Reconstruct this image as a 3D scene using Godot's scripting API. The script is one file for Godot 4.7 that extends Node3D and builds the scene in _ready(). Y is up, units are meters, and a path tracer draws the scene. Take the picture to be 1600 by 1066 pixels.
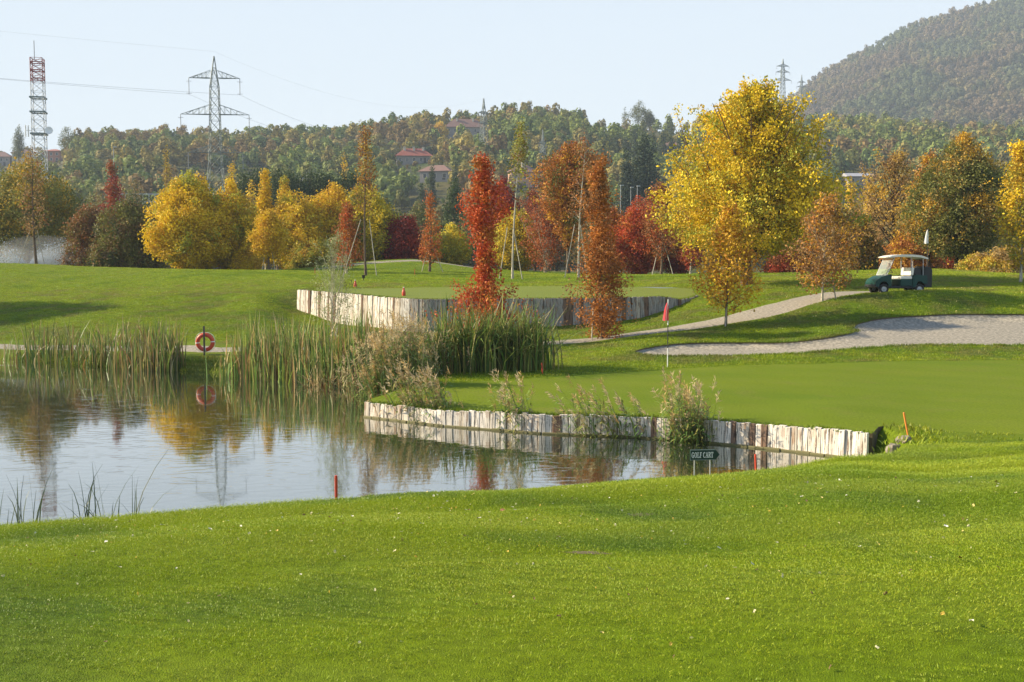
extends Node3D
# An autumn golf course: pond, two greens with timber retaining walls, trees, pylons and wooded hills.
# x = right, y = up from the water level of the pond, -z = away from the camera, in metres.

# ------------------------------------------------------------------ mesh helpers
class MB:
	var v := PackedVector3Array()
	var n := PackedVector3Array()
	var c := PackedColorArray()
	var uv := PackedVector2Array()
	var ix := PackedInt32Array()
	var col := Color.WHITE

	func tri(a: Vector3, b: Vector3, d: Vector3, ua := Vector2.ZERO, ub := Vector2.RIGHT, ud := Vector2.ONE) -> void:   # a, b, d counter-clockwise seen from outside
		var nn := (b - a).cross(d - a).normalized()
		var k := v.size()
		v.append(a); v.append(b); v.append(d)
		n.append(nn); n.append(nn); n.append(nn)
		c.append(col); c.append(col); c.append(col)
		uv.append(ua); uv.append(ub); uv.append(ud)
		ix.append(k); ix.append(k + 2); ix.append(k + 1)

	func quad(a: Vector3, b: Vector3, d: Vector3, e: Vector3, w := 1.0, h := 1.0) -> void:
		tri(a, b, d, Vector2(0, 0), Vector2(w, 0), Vector2(w, h))
		tri(a, d, e, Vector2(0, 0), Vector2(w, h), Vector2(0, h))

	func out_quad(a: Vector3, b: Vector3, d: Vector3, e: Vector3, centre: Vector3) -> void:
		var w := a.distance_to(b)
		var h := b.distance_to(d)
		if (b - a).cross(d - a).dot((a + d) * 0.5 - centre) < 0.0:
			quad(b, a, e, d, w, h)
		else:
			quad(a, b, d, e, w, h)

	func box(at: Vector3, size: Vector3, bs := Basis(), bev := 0.0) -> void:
		var h := size * 0.5
		bev = minf(bev, minf(h.x, minf(h.y, h.z)) * 0.45)
		var ax := [Vector3(1, 0, 0), Vector3(0, 1, 0), Vector3(0, 0, 1)]
		var put := func(s: Vector3, keep: int) -> Vector3:
			var q := Vector3(s.x * (h.x - bev), s.y * (h.y - bev), s.z * (h.z - bev))
			q[keep] = s[keep] * h[keep]
			return at + bs * q
		for a in 3:
			var b := (a + 1) % 3
			var d := (a + 2) % 3
			for s in [-1.0, 1.0]:
				var q: Array[Vector3] = []
				for k in [[-1.0, -1.0], [1.0, -1.0], [1.0, 1.0], [-1.0, 1.0]]:
					q.append(put.call(ax[a] * s + ax[b] * k[0] + ax[d] * k[1], a))
				out_quad(q[0], q[1], q[2], q[3], at)
				if bev > 0.0:
					for t in [-1.0, 1.0]:
						var e: Vector3 = ax[a] * s + ax[b] * t
						out_quad(put.call(e - ax[d], a), put.call(e + ax[d], a), put.call(e + ax[d], b), put.call(e - ax[d], b), at)
		if bev > 0.0:
			for sx in [-1.0, 1.0]:
				for sy in [-1.0, 1.0]:
					for sz in [-1.0, 1.0]:
						var s := Vector3(sx, sy, sz)
						var p: Vector3 = put.call(s, 0)
						var q: Vector3 = put.call(s, 1)
						var r: Vector3 = put.call(s, 2)
						if sx * sy * sz > 0.0:
							tri(p, q, r)
						else:
							tri(p, r, q)

	func tube(pts: Array, radii: Array, sides := 6, cap := true) -> void:
		var up := Vector3(0.31, 0.2, 0.93)
		var first := v.size()
		for i in pts.size():
			var d: Vector3 = (pts[mini(i + 1, pts.size() - 1)] - pts[maxi(i - 1, 0)]).normalized()
			var s := d.cross(up if absf(d.dot(up)) < 0.95 else Vector3(1, 0, 0)).normalized()
			var t := s.cross(d)
			for j in sides + 1:
				var a := TAU * j / sides
				var o := s * cos(a) + t * sin(a)
				v.append(pts[i] + o * radii[i]); n.append(o); c.append(col); uv.append(Vector2(float(j) / sides, i * 0.5))
		var w := sides + 1
		for i in pts.size() - 1:
			for j in sides:
				var k := first + i * w + j
				for q in [k, k + 1, k + w, k + 1, k + w + 1, k + w]:
					ix.append(q)
		if cap:
			for e in [0, pts.size() - 1]:
				var k: int = first + e * w
				for j in range(1, sides - 1):
					if e == 0:
						tri(v[k], v[k + j], v[k + j + 1])
					else:
						tri(v[k], v[k + j + 1], v[k + j])

	func rod(a: Vector3, b: Vector3, r: float, sides := 5) -> void:
		tube([a, b], [r, r], sides)

	func lathe(at: Vector3, axis: Basis, prof: Array, seg := 20) -> void:   # prof: Vector2(radius, along the basis's y)
		for i in prof.size() - 1:
			for j in seg:
				var p: Array[Vector3] = []
				for k in [[i, j], [i, j + 1], [i + 1, j + 1], [i + 1, j]]:
					var a: float = TAU * k[1] / seg
					p.append(at + axis * Vector3(cos(a) * prof[k[0]].x, prof[k[0]].y, sin(a) * prof[k[0]].x))
				quad(p[1], p[0], p[3], p[2])

	func prism(poly: Array, z0: float, z1: float, xf := Transform3D()) -> void:   # outline in x-y, counter-clockwise, drawn out along z
		var flat := PackedVector2Array(poly)
		var idx := Geometry2D.triangulate_polygon(flat)
		for k in range(0, idx.size(), 3):
			var t := [flat[idx[k]], flat[idx[k + 1]], flat[idx[k + 2]]]
			if (t[1] - t[0]).cross(t[2] - t[0]) < 0.0:
				t = [t[0], t[2], t[1]]
			tri(xf * Vector3(t[0].x, t[0].y, z1), xf * Vector3(t[1].x, t[1].y, z1), xf * Vector3(t[2].x, t[2].y, z1), t[0], t[1], t[2])
			tri(xf * Vector3(t[0].x, t[0].y, z0), xf * Vector3(t[2].x, t[2].y, z0), xf * Vector3(t[1].x, t[1].y, z0), t[0], t[2], t[1])
		for k in flat.size():
			var a := flat[k]
			var b := flat[(k + 1) % flat.size()]
			quad(xf * Vector3(a.x, a.y, z1), xf * Vector3(a.x, a.y, z0), xf * Vector3(b.x, b.y, z0), xf * Vector3(b.x, b.y, z1))

	func mesh() -> ArrayMesh:
		var a := []
		a.resize(Mesh.ARRAY_MAX)
		a[Mesh.ARRAY_VERTEX] = v; a[Mesh.ARRAY_NORMAL] = n; a[Mesh.ARRAY_COLOR] = c; a[Mesh.ARRAY_TEX_UV] = uv; a[Mesh.ARRAY_INDEX] = ix
		var m := ArrayMesh.new()
		m.add_surface_from_arrays(Mesh.PRIMITIVE_TRIANGLES, a)
		return m

class Copies3D:   # placements of one small mesh: leaves, grass, far trees
	var b := PackedFloat32Array()
	func add(s: Basis, o: Vector3, k: Color) -> void:
		b.append_array(PackedFloat32Array([s.x.x, s.y.x, s.z.x, o.x, s.x.y, s.y.y, s.z.y, o.y, s.x.z, s.y.z, s.z.z, o.z, k.r, k.g, k.b, 1.0]))
	func make(m: Mesh) -> MultiMesh:
		var mm := MultiMesh.new()
		mm.transform_format = MultiMesh.TRANSFORM_3D
		mm.use_colors = true
		mm.mesh = m
		mm.instance_count = b.size() / 16
		mm.buffer = b
		return mm

# ------------------------------------------------------------------ naming helpers
var rng := RandomNumberGenerator.new()
var used := {}
var M := {}

func numbered(called: String) -> String:
	var k: int = used.get(called, -1) + 1
	used[called] = k
	return called if k == 0 else "%s_%03d" % [called, k]

func tag(o: Node3D, label: String, category: String, group := "", kind := "") -> void:
	if label: o.set_meta("label", label)
	if category: o.set_meta("category", category)
	if group: o.set_meta("group", group)
	if kind: o.set_meta("kind", kind)

func thing(called: String, label: String, category: String, at := Vector3.ZERO, turn := 0.0, group := "") -> Node3D:
	var o := Node3D.new()
	o.name = numbered(called)
	add_child(o)
	o.position = at
	o.rotation.y = turn
	tag(o, label, category, group)
	return o

func solid(called: String, mb: MB, mat: Material, parent: Node3D = null) -> MeshInstance3D:
	return placed(called, mb.mesh(), mat, parent)

func placed(called: String, m: Mesh, mat: Material, parent: Node3D = null) -> MeshInstance3D:
	var o := MeshInstance3D.new()
	o.mesh = m
	o.material_override = mat
	if parent:
		o.name = called
		parent.add_child(o, true)
	else:
		o.name = numbered(called)
		add_child(o)
	return o

func many(called: String, cp: Copies3D, m: Mesh, mat: Material, parent: Node3D = null) -> MultiMeshInstance3D:
	var o := MultiMeshInstance3D.new()
	o.multimesh = cp.make(m)
	o.material_override = mat
	o.set_meta("kind", "stuff")
	if parent:
		o.name = called
		parent.add_child(o, true)
	else:
		o.name = numbered(called)
		add_child(o)
	return o

func setting(called: String, mb: MB, mat: Material) -> MeshInstance3D:
	var o := solid(called, mb, mat)
	o.set_meta("kind", "structure")
	return o

func rf(a: float, b: float) -> float:
	return rng.randf_range(a, b)

func lin(r: float, g: float, b: float) -> Color:   # a real-world base colour as the sRGB value that albedo_color takes
	return Color(r, g, b).linear_to_srgb()

func paint(r: float, g: float, b: float, rough := 0.7, metal := 0.0) -> StandardMaterial3D:
	var m := StandardMaterial3D.new()
	m.albedo_color = lin(r, g, b)
	m.roughness = rough
	m.metallic = metal
	return m

func leafy(through: float, rough := 0.6) -> StandardMaterial3D:   # leaf tissue: the colour comes with each copy
	var m := StandardMaterial3D.new()
	m.vertex_color_use_as_albedo = true
	m.roughness = rough
	m.metallic_specular = 0.35
	m.backlight_enabled = true
	m.backlight = lin(through, through, through)
	m.cull_mode = BaseMaterial3D.CULL_DISABLED
	return m

func noise_of(seed_: int, freq: float, octaves := 3) -> FastNoiseLite:
	var f := FastNoiseLite.new()
	f.seed = seed_
	f.noise_type = FastNoiseLite.TYPE_SIMPLEX_SMOOTH
	f.frequency = freq
	f.fractal_octaves = octaves
	return f

func wrap_image(f: FastNoiseLite, w: int, h: int) -> Image:
	return f.get_seamless_image(w, h, false, false, 0.15, true)

# ------------------------------------------------------------------ textures
func make_materials() -> void:
	# turf: short blades mixed with thatch
	var fine := wrap_image(noise_of(3, 0.16, 4), 768, 768)
	var patch := wrap_image(noise_of(9, 0.012, 4), 768, 768)
	var turf := Image.create_empty(768, 768, false, Image.FORMAT_RGB8)
	var rough_map := Image.create_empty(768, 768, false, Image.FORMAT_RF)
	for y in 768:
		for x in 768:
			var a := fine.get_pixel(x, y).r
			var b := patch.get_pixel(x, y).r
			var k := clampf(0.86 + (a - 0.5) * 0.5 + (b - 0.5) * 0.22, 0.3, 1.0)
			turf.set_pixel(x, y, Color(k, minf(1.0, k * 1.01), k * (0.9 + 0.2 * a)))
			rough_map.set_pixel(x, y, Color(a, a, a))
	var tt := ImageTexture.create_from_image(turf)
	var rt := ImageTexture.create_from_image(rough_map)
	for k in [["turf", 0.9, 0.7], ["green_turf", 1.3, 0.25], ["far_ground", 0.02, 0.0]]:
		var m := StandardMaterial3D.new()
		m.vertex_color_use_as_albedo = true
		m.albedo_texture = tt
		m.uv1_scale = Vector3(k[1], k[1], k[1])
		m.roughness = 0.85
		m.metallic_specular = 0.2
		if k[2] > 0.0:
			m.heightmap_enabled = true
			m.heightmap_texture = rt
			m.heightmap_scale = k[2]
		M[k[0]] = m
	# raked sand and trodden gravel
	var grain := Image.create_empty(512, 512, false, Image.FORMAT_RGB8)
	var gr2 := wrap_image(noise_of(21, 0.3, 3), 512, 512)
	var gr3 := wrap_image(noise_of(22, 0.02, 3), 512, 512)
	for y in 512:
		for x in 512:
			var k := clampf(0.8 + (gr2.get_pixel(x, y).r - 0.5) * 0.35 + (gr3.get_pixel(x, y).r - 0.5) * 0.3, 0.3, 1.0)
			grain.set_pixel(x, y, Color(k, k * 0.985, k * 0.96))
	var gt := ImageTexture.create_from_image(grain)
	for k in [["sand", 0.45, 0.42, 0.355, 1.3], ["gravel", 0.42, 0.39, 0.33, 0.7]]:
		var m := paint(k[1], k[2], k[3], 0.95)
		m.albedo_texture = gt
		m.uv1_scale = Vector3(0.6, 0.6, 0.6)
		m.heightmap_enabled = true
		m.heightmap_texture = gt
		m.heightmap_scale = k[4]
		m.metallic_specular = 0.2
		M[k[0]] = m
	M.soil = paint(0.1, 0.075, 0.04, 0.95)
	# pond: murky water under wind ripples
	var w := Image.create_empty(1024, 1024, false, Image.FORMAT_RF)
	var wn := wrap_image(noise_of(31, 0.008, 3), 1024, 1024)
	var wf := wrap_image(noise_of(32, 0.03, 2), 1024, 1024)
	for y in 1024:
		for x in 1024:
			var u := x / 1024.0
			var t := y / 1024.0
			var a := wn.get_pixel(x, y).r
			var s := sin(TAU * (26.0 * t + 7.0 * u) + a * 9.0) * (0.15 + 0.6 * a) + sin(TAU * (41.0 * t - 5.0 * u) + a * 14.0) * 0.28 * a + (wf.get_pixel(x, y).r - 0.5) * 0.5
			w.set_pixel(x, y, Color(0.5 + 0.25 * s, 0, 0))
	var wm := paint(0.02, 0.03, 0.016, 0.03)
	wm.metallic_specular = 1.0
	wm.clearcoat_enabled = true
	wm.clearcoat = 0.9
	wm.clearcoat_roughness = 0.03
	wm.heightmap_enabled = true
	wm.heightmap_texture = ImageTexture.create_from_image(w)
	wm.heightmap_scale = 0.6
	wm.uv1_scale = Vector3(0.1, 0.1, 0.1)
	M.water = wm
	# weathered timber, five tones: long grain with cracks, rust runs and old paint
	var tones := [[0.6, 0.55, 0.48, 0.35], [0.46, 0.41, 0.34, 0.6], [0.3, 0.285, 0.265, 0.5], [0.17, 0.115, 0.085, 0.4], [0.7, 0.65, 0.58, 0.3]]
	for i in tones.size():
		var im := Image.create_empty(96, 384, false, Image.FORMAT_RGB8)
		var f1 := noise_of(40 + i, 0.11, 4)
		var f2 := noise_of(60 + i, 0.02, 3)
		for y in 384:
			for x in 96:
				var a := f1.get_noise_2d(x * 1.3, y * 0.05)
				var b := f2.get_noise_2d(x * 1.5, y * 0.35)
				var d: float = clampf(1.0 + a * 0.55, 0.25, 1.2)
				if a < -0.3: d *= 0.35   # cracks
				if f1.get_noise_2d(x * 2.2 + 300.0, y * 1.1) > 0.52: d *= 0.3   # knots and nail holes
				var stain: float = smoothstep(0.05, 0.45, b) * tones[i][3]
				var k := Color(tones[i][0] * d, tones[i][1] * d, tones[i][2] * d).lerp(Color(0.28, 0.16, 0.09), stain)
				im.set_pixel(x, y, k.linear_to_srgb())
		var m := StandardMaterial3D.new()
		m.albedo_texture = ImageTexture.create_from_image(im)
		m.uv1_scale = Vector3(1.6, 0.6, 1)
		m.roughness = 0.9
		m.metallic_specular = 0.2
		M["timber_%d" % i] = m
	# bark
	for k in [["bark", 0.16, 0.12, 0.09], ["pale_bark", 0.5, 0.46, 0.38], ["dark_bark", 0.06, 0.045, 0.035]]:
		var im := Image.create_empty(64, 128, false, Image.FORMAT_RGB8)
		var f := noise_of(80, 0.12, 3)
		for y in 128:
			for x in 64:
				var a := 0.8 + f.get_noise_2d(x, y * 0.4) * 0.7
				im.set_pixel(x, y, Color(k[1] * a, k[2] * a, k[3] * a).linear_to_srgb())
		var m := StandardMaterial3D.new()
		m.albedo_texture = ImageTexture.create_from_image(im)
		m.roughness = 0.95
		m.metallic_specular = 0.15
		M[k[0]] = m
	M.leaf = leafy(0.5)
	M.blade = leafy(0.5, 0.5)
	M.far_leaf = leafy(0.5, 0.8)
	M.algae = paint(0.12, 0.11, 0.04, 0.7)
	M.steel = paint(0.17, 0.2, 0.19, 0.5, 0.3)
	M.galvanised = paint(0.42, 0.44, 0.45, 0.5, 0.2)
	M.wire = paint(0.2, 0.21, 0.22, 0.5, 0.3)
	M.red_paint = paint(0.5, 0.05, 0.02, 0.55)
	M.white_paint = paint(0.78, 0.78, 0.75, 0.5)
	M.black_paint = paint(0.02, 0.02, 0.02, 0.5)
	M.post_wood = paint(0.07, 0.06, 0.05, 0.8)
	M.glass = paint(0.05, 0.06, 0.07, 0.15)

# ------------------------------------------------------------------ lie of the land
# Surveyed profiles: bearing (x over distance), then pairs of distance and height above the pond.
var profiles := [
	[-0.6765, [0, 2.2, 4.2, 2.2, 9, 1.45, 13, 0.3, 48, 0.35, 52, 0.8, 60, 1.75, 75, 3.5, 90, 4.6, 120, 4.3, 250, 4]],
	[-0.4706, [0, 2.2, 4.2, 2.2, 10.4, 1.35, 14, 0.2, 45, 0.2, 48.5, 0.43, 56, 1.6, 68, 2.72, 85, 4.35, 100, 4.1, 130, 3.6, 250, 4]],
	[-0.3529, [0, 2.2, 4.2, 2.2, 10.9, 1.3, 14.3, 0.2, 41, 0.25, 45.5, 0.5, 54, 1.67, 66, 2.75, 82, 3.99, 100, 3.8, 130, 3.6, 250, 4]],
	[-0.2765, [0, 2.2, 4.2, 2.2, 11.3, 1.26, 14.5, 0.2, 39.8, 0.3, 42.7, 0.65, 52, 1.45, 62, 2.63, 80, 3.85, 100, 3.7, 250, 4]],
	[-0.2353, [0, 2.2, 4.2, 2.2, 11.5, 1.24, 14.7, 0.2, 39, 0.3, 42.8, 0.65, 51, 1.49, 59, 2.5, 80, 3.82, 100, 3.7, 250, 4]],
	[-0.1953, [0, 2.2, 4.2, 2.2, 11.7, 1.22, 14.9, 0.2, 37, 0.3, 43, 0.7, 48, 0.95, 53, 1.2, 57, 1.55, 60, 2.5, 62, 2.92, 80, 3.75, 95, 4.0, 250, 4]],
	[-0.1412, [0, 2.2, 4.2, 2.2, 12, 1.19, 15.1, 0.2, 28, 0.34, 36, 0.4, 43.3, 0.75, 50, 0.95, 55, 1.1, 60, 2.5, 64, 2.95, 80, 3.7, 93, 4.55, 120, 4]],
	[-0.0941, [0, 2.2, 4.2, 2.2, 12.4, 1.16, 15.4, 0.2, 27, 0.36, 30, 0.46, 33, 0.58, 36, 0.62, 40, 0.68, 43.7, 0.8, 50, 0.9, 54, 1.2, 60, 2.5, 64, 3.0, 80, 3.75, 95, 4.8, 120, 4.2]],
	[-0.0235, [0, 2.2, 4.2, 2.2, 12.9, 1.12, 16.5, 0.2, 25, 0.38, 28, 0.5, 33.5, 0.62, 38, 0.7, 43.8, 0.82, 50, 0.95, 54, 1.4, 60, 2.6, 64, 3.0, 80, 3.6, 95, 4.0, 120, 4]],
	[0.0588, [0, 2.2, 4.2, 2.2, 13.5, 1.07, 17, 0.2, 24, 0.4, 27, 0.52, 33.5, 0.65, 36, 0.72, 40, 0.82, 44.5, 0.92, 50, 1.05, 53, 1.6, 58, 2.6, 64, 3.05, 75, 3.4, 95, 3.6]],
	[0.1176, [0, 2.2, 4.2, 2.2, 14, 1.03, 17.5, 0.2, 24, 0.42, 27, 0.53, 34, 0.68, 36, 0.85, 37, 0.95, 40.5, 1.1, 43, 1.15, 45.5, 1.2, 50.5, 1.32, 53, 1.75, 57, 2.7, 64, 3.1, 75, 3.45, 95, 3.5]],
	[0.1706, [0, 2.2, 4.2, 2.2, 14.4, 1.0, 18, 0.2, 23.5, 0.44, 26, 0.53, 34, 0.75, 36.3, 0.92, 40.5, 1.13, 42.5, 1.4, 45.5, 1.5, 48, 1.7, 50, 1.95, 53, 2.25, 57, 2.8, 61, 3.25, 75, 3.55, 95, 3.5]],
	[0.2353, [0, 2.2, 4.2, 2.2, 15.2, 0.95, 18, 0.3, 22.5, 0.46, 25, 0.55, 34.3, 0.8, 36.5, 0.97, 40.5, 1.15, 42.5, 1.45, 44, 1.75, 46, 2.0, 48, 2.3, 52, 2.75, 56, 3.05, 70, 3.6, 95, 3.6]],
	[0.3118, [0, 2.2, 4.2, 2.2, 16.5, 0.87, 19, 0.5, 21.5, 0.55, 34.8, 0.85, 37.5, 1.1, 40, 1.4, 43.5, 2.0, 46, 2.66, 47.5, 2.76, 52, 2.9, 60, 3.3, 70, 3.78, 95, 3.7]],
	[0.3824, [0, 2.2, 4.2, 2.2, 17.5, 0.8, 22, 0.58, 35, 0.88, 37.7, 1.14, 41, 1.6, 43.5, 2.05, 45.6, 2.9, 46.4, 2.96, 47.6, 2.86, 52, 3.0, 58, 3.5, 68, 3.87, 95, 3.7]],
	[0.4706, [0, 2.2, 4.2, 2.2, 18.7, 0.75, 22, 0.62, 35.3, 0.9, 37.8, 1.15, 41, 1.6, 43.5, 2.05, 46, 2.8, 50, 3.0, 58, 3.4, 66, 3.6, 95, 3.6]],
	[0.6765, [0, 2.3, 4.2, 2.3, 20, 0.9, 24, 0.8, 35.5, 0.95, 38, 1.2, 41, 1.6, 43.5, 2.0, 46, 2.7, 50, 2.9, 58, 3.3, 66, 3.4, 95, 3.6]],
]
var lake := [Vector2(-36.50, -49.50), Vector2(-25.22, -47.50), Vector2(-21.95, -46.50), Vector2(-16.50, -43.00), Vector2(-12.71, -41.00), Vector2(-11.21, -40.40), Vector2(-10.06, -39.60), Vector2(-7.90, -38.20), Vector2(-6.15, -37.20), Vector2(-5.17, -36.00), Vector2(-4.45, -34.50), Vector2(-3.50, -29.30), Vector2(-1.30, -27.50), Vector2(0.93, -26.30), Vector2(3.19, -25.60), Vector2(5.23, -24.50), Vector2(6.51, -23.60), Vector2(7.13, -22.90), Vector2(7.18, -22.20), Vector2(7.19, -21.70), Vector2(7.11, -21.20), Vector2(6.83, -20.30), Vector2(6.45, -19.30), Vector2(6.02, -18.40), Vector2(4.12, -17.30), Vector2(1.94, -16.30), Vector2(0.00, -15.30), Vector2(-2.33, -14.20), Vector2(-4.67, -13.00), Vector2(-5.94, -12.40), Vector2(-8.89, -11.40)]
var green := [Vector2(-3.75, -28.20), Vector2(-1.57, -26.50), Vector2(0.75, -25.30), Vector2(2.92, -24.70), Vector2(4.89, -23.60), Vector2(6.05, -22.70), Vector2(7.21, -21.62), Vector2(7.65, -22.50), Vector2(8.40, -22.50), Vector2(8.83, -21.60), Vector2(9.62, -20.80), Vector2(11.24, -20.60), Vector2(16.23, -28.00), Vector2(18.60, -35.00), Vector2(13.43, -35.00), Vector2(10.27, -34.80), Vector2(5.25, -34.20), Vector2(2.75, -33.20), Vector2(0.96, -32.40), Vector2(-1.83, -31.00), Vector2(-3.21, -30.20), Vector2(-3.77, -29.00)]
var tee := [Vector2(-11.32, -58.00), Vector2(-7.84, -54.40), Vector2(-6.17, -52.50), Vector2(-5.08, -51.40), Vector2(-4.07, -50.90), Vector2(-2.69, -50.90), Vector2(-1.20, -51.10), Vector2(3.03, -51.60), Vector2(6.14, -52.20), Vector2(8.15, -53.30), Vector2(9.31, -55.00), Vector2(9.53, -57.50), Vector2(7.05, -60.00), Vector2(3.62, -61.50), Vector2(-1.46, -62.30), Vector2(-5.86, -62.30), Vector2(-8.93, -62.00), Vector2(-11.02, -60.50)]
var bunker := [Vector2(4.10, -37.60), Vector2(4.58, -37.00), Vector2(5.40, -36.60), Vector2(7.53, -36.50), Vector2(9.82, -37.00), Vector2(11.78, -37.70), Vector2(13.44, -38.00), Vector2(15.68, -38.00), Vector2(19.09, -38.10), Vector2(22.53, -39.00), Vector2(24.51, -42.00), Vector2(23.02, -43.40), Vector2(20.55, -43.60), Vector2(17.98, -43.60), Vector2(15.82, -43.30), Vector2(14.16, -42.90), Vector2(13.20, -42.10), Vector2(12.85, -41.30), Vector2(12.86, -40.70), Vector2(12.40, -40.30), Vector2(11.55, -40.00), Vector2(10.61, -40.00), Vector2(9.07, -40.50), Vector2(7.14, -40.40), Vector2(5.88, -39.90), Vector2(4.77, -38.90)]
var track := [Vector2(-30.69, -49.60), Vector2(-22.87, -48.50), Vector2(-18.56, -47.00), Vector2(-13.84, -44.30), Vector2(-11.92, -43.00), Vector2(-10.19, -43.20), Vector2(-6.16, -43.50), Vector2(-2.58, -43.70), Vector2(1.30, -44.00), Vector2(3.94, -44.60), Vector2(5.57, -45.00), Vector2(7.78, -45.50), Vector2(9.47, -45.90), Vector2(10.96, -46.50), Vector2(12.41, -47.30), Vector2(13.83, -48.40), Vector2(15.62, -50.00)]
var back_track := [Vector2(-15.14, -86.00), Vector2(-13.28, -87.00), Vector2(-11.03, -89.50), Vector2(-8.01, -91.00), Vector2(-4.32, -92.00), Vector2(-2.23, -95.00)]

var gx := PackedFloat32Array()
var gz := PackedFloat32Array()   # distances, so -z
var hb := PackedFloat32Array()   # the land as if there were no pond
var hc := PackedFloat32Array()   # the land with the pond's bed
var bumps := noise_of(5, 0.16, 2)
var mottle := noise_of(6, 0.22, 4)
var broad := noise_of(7, 0.035, 3)

func slopes(x: PackedFloat32Array, y: PackedFloat32Array) -> PackedFloat32Array:
	var m := x.size()
	var d := PackedFloat32Array()
	var s := PackedFloat32Array()
	for i in m - 1:
		d.append((y[i + 1] - y[i]) / (x[i + 1] - x[i]))
	s.append(d[0])
	for i in range(1, m - 1):
		s.append(0.0 if d[i - 1] * d[i] <= 0.0 else 2.0 * d[i - 1] * d[i] / (d[i - 1] + d[i]))
	s.append(d[m - 2])
	return s

func along(x: PackedFloat32Array, y: PackedFloat32Array, s: PackedFloat32Array, t: float) -> float:
	if t <= x[0]: return y[0]
	if t >= x[-1]: return y[-1]
	var i := 0
	while x[i + 1] < t: i += 1
	var h := x[i + 1] - x[i]
	var u := (t - x[i]) / h
	var u2 := u * u
	var u3 := u2 * u
	return y[i] * (2 * u3 - 3 * u2 + 1) + h * s[i] * (u3 - 2 * u2 + u) + y[i + 1] * (3 * u2 - 2 * u3) + h * s[i + 1] * (u3 - u2)

func signed(poly: Array, x: float, z: float) -> float:   # metres to an outline, negative inside
	var p := Vector2(x, z)
	var d := 1e9
	var inside := false
	var j := poly.size() - 1
	for i in poly.size():
		var a: Vector2 = poly[i]
		var b: Vector2 = poly[j]
		var e := b - a
		var t := clampf((p - a).dot(e) / e.length_squared(), 0.0, 1.0)
		d = minf(d, (p - a - e * t).length_squared())
		if (a.y > z) != (b.y > z) and x < e.x * (z - a.y) / e.y + a.x:
			inside = not inside
		j = i
	return -sqrt(d) if inside else sqrt(d)

func to_line(line: Array, x: float, z: float) -> float:
	var p := Vector2(x, z)
	var d := 1e9
	for i in line.size() - 1:
		var a: Vector2 = line[i]
		var e: Vector2 = line[i + 1] - a
		var t := clampf((p - a).dot(e) / e.length_squared(), 0.0, 1.0)
		d = minf(d, (p - a - e * t).length_squared())
	return sqrt(d)

func softened(poly: Array) -> Array:   # one round of corner cutting
	var o := []
	for i in poly.size():
		var a: Vector2 = poly[i]
		var b: Vector2 = poly[(i + 1) % poly.size()]
		o.append(a.lerp(b, 0.25)); o.append(a.lerp(b, 0.75))
	return o

func cell(a: PackedFloat32Array, t: float) -> int:
	return clampi(a.bsearch(t) - 1, 0, a.size() - 2)

func lie(h: PackedFloat32Array, x: float, z: float) -> float:
	var i := cell(gx, x)
	var j := cell(gz, -z)
	var u := clampf((x - gx[i]) / (gx[i + 1] - gx[i]), 0, 1)
	var t := clampf((-z - gz[j]) / (gz[j + 1] - gz[j]), 0, 1)
	var k := j * gx.size() + i
	var k2 := k + gx.size()
	# the same split into two triangles as the mesh
	if u + t <= 1.0:
		return h[k] + (h[k + 1] - h[k]) * u + (h[k2] - h[k]) * t
	return h[k2 + 1] + (h[k2] - h[k2 + 1]) * (1.0 - u) + (h[k + 1] - h[k2 + 1]) * (1.0 - t)

func ground(x: float, z: float) -> float:
	return lie(hc, x, z)

func tee_height(x: float, z: float, h: float) -> float:
	return lerpf(2.45 + (-z - 51.0) * 0.045, h + 0.02, maxf(smoothstep(57.5, 62.0, -z), smoothstep(7.0, 9.6, x)))

func turf_colour(x: float, z: float) -> Color:
	var d := -z
	var m := mottle.get_noise_2d(x, z)
	var b := broad.get_noise_2d(x, z * 1.3)
	var c := Color(0.145, 0.205, 0.006).lerp(Color(0.1, 0.162, 0.006), smoothstep(-0.1, 0.55, m + b * 0.8))
	c = c.lerp(Color(0.15, 0.195, 0.014), smoothstep(0.1, 0.6, -m * 0.6 - b * 0.9) * 0.6)
	var lot := mottle.get_noise_2d(x * 2.7 + 40.0, z * 2.7)
	if d < 20.0:   # clover and coarser grass in broken drifts
		c = c.lerp(Color(0.045, 0.095, 0.014), smoothstep(0.12, 0.45, lot + m * 0.6) * 0.4)
		var lane := sin((d * 0.93 + x * 0.32) * 2.6 + mottle.get_noise_2d(x * 0.5, d * 0.5) * 1.2)   # mown lanes: sheen of the laid blades painted as paler bands
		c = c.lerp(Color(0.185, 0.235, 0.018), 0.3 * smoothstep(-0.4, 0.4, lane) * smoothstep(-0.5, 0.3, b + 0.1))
	elif d > 35.0 and d < 66.0:   # thin, autumn-dry grass on the banks
		c = c.lerp(Color(0.15, 0.13, 0.035), smoothstep(0.0, 0.5, lot * 0.7 + m * 0.5 + 0.1) * 0.5)
	return c

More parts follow.
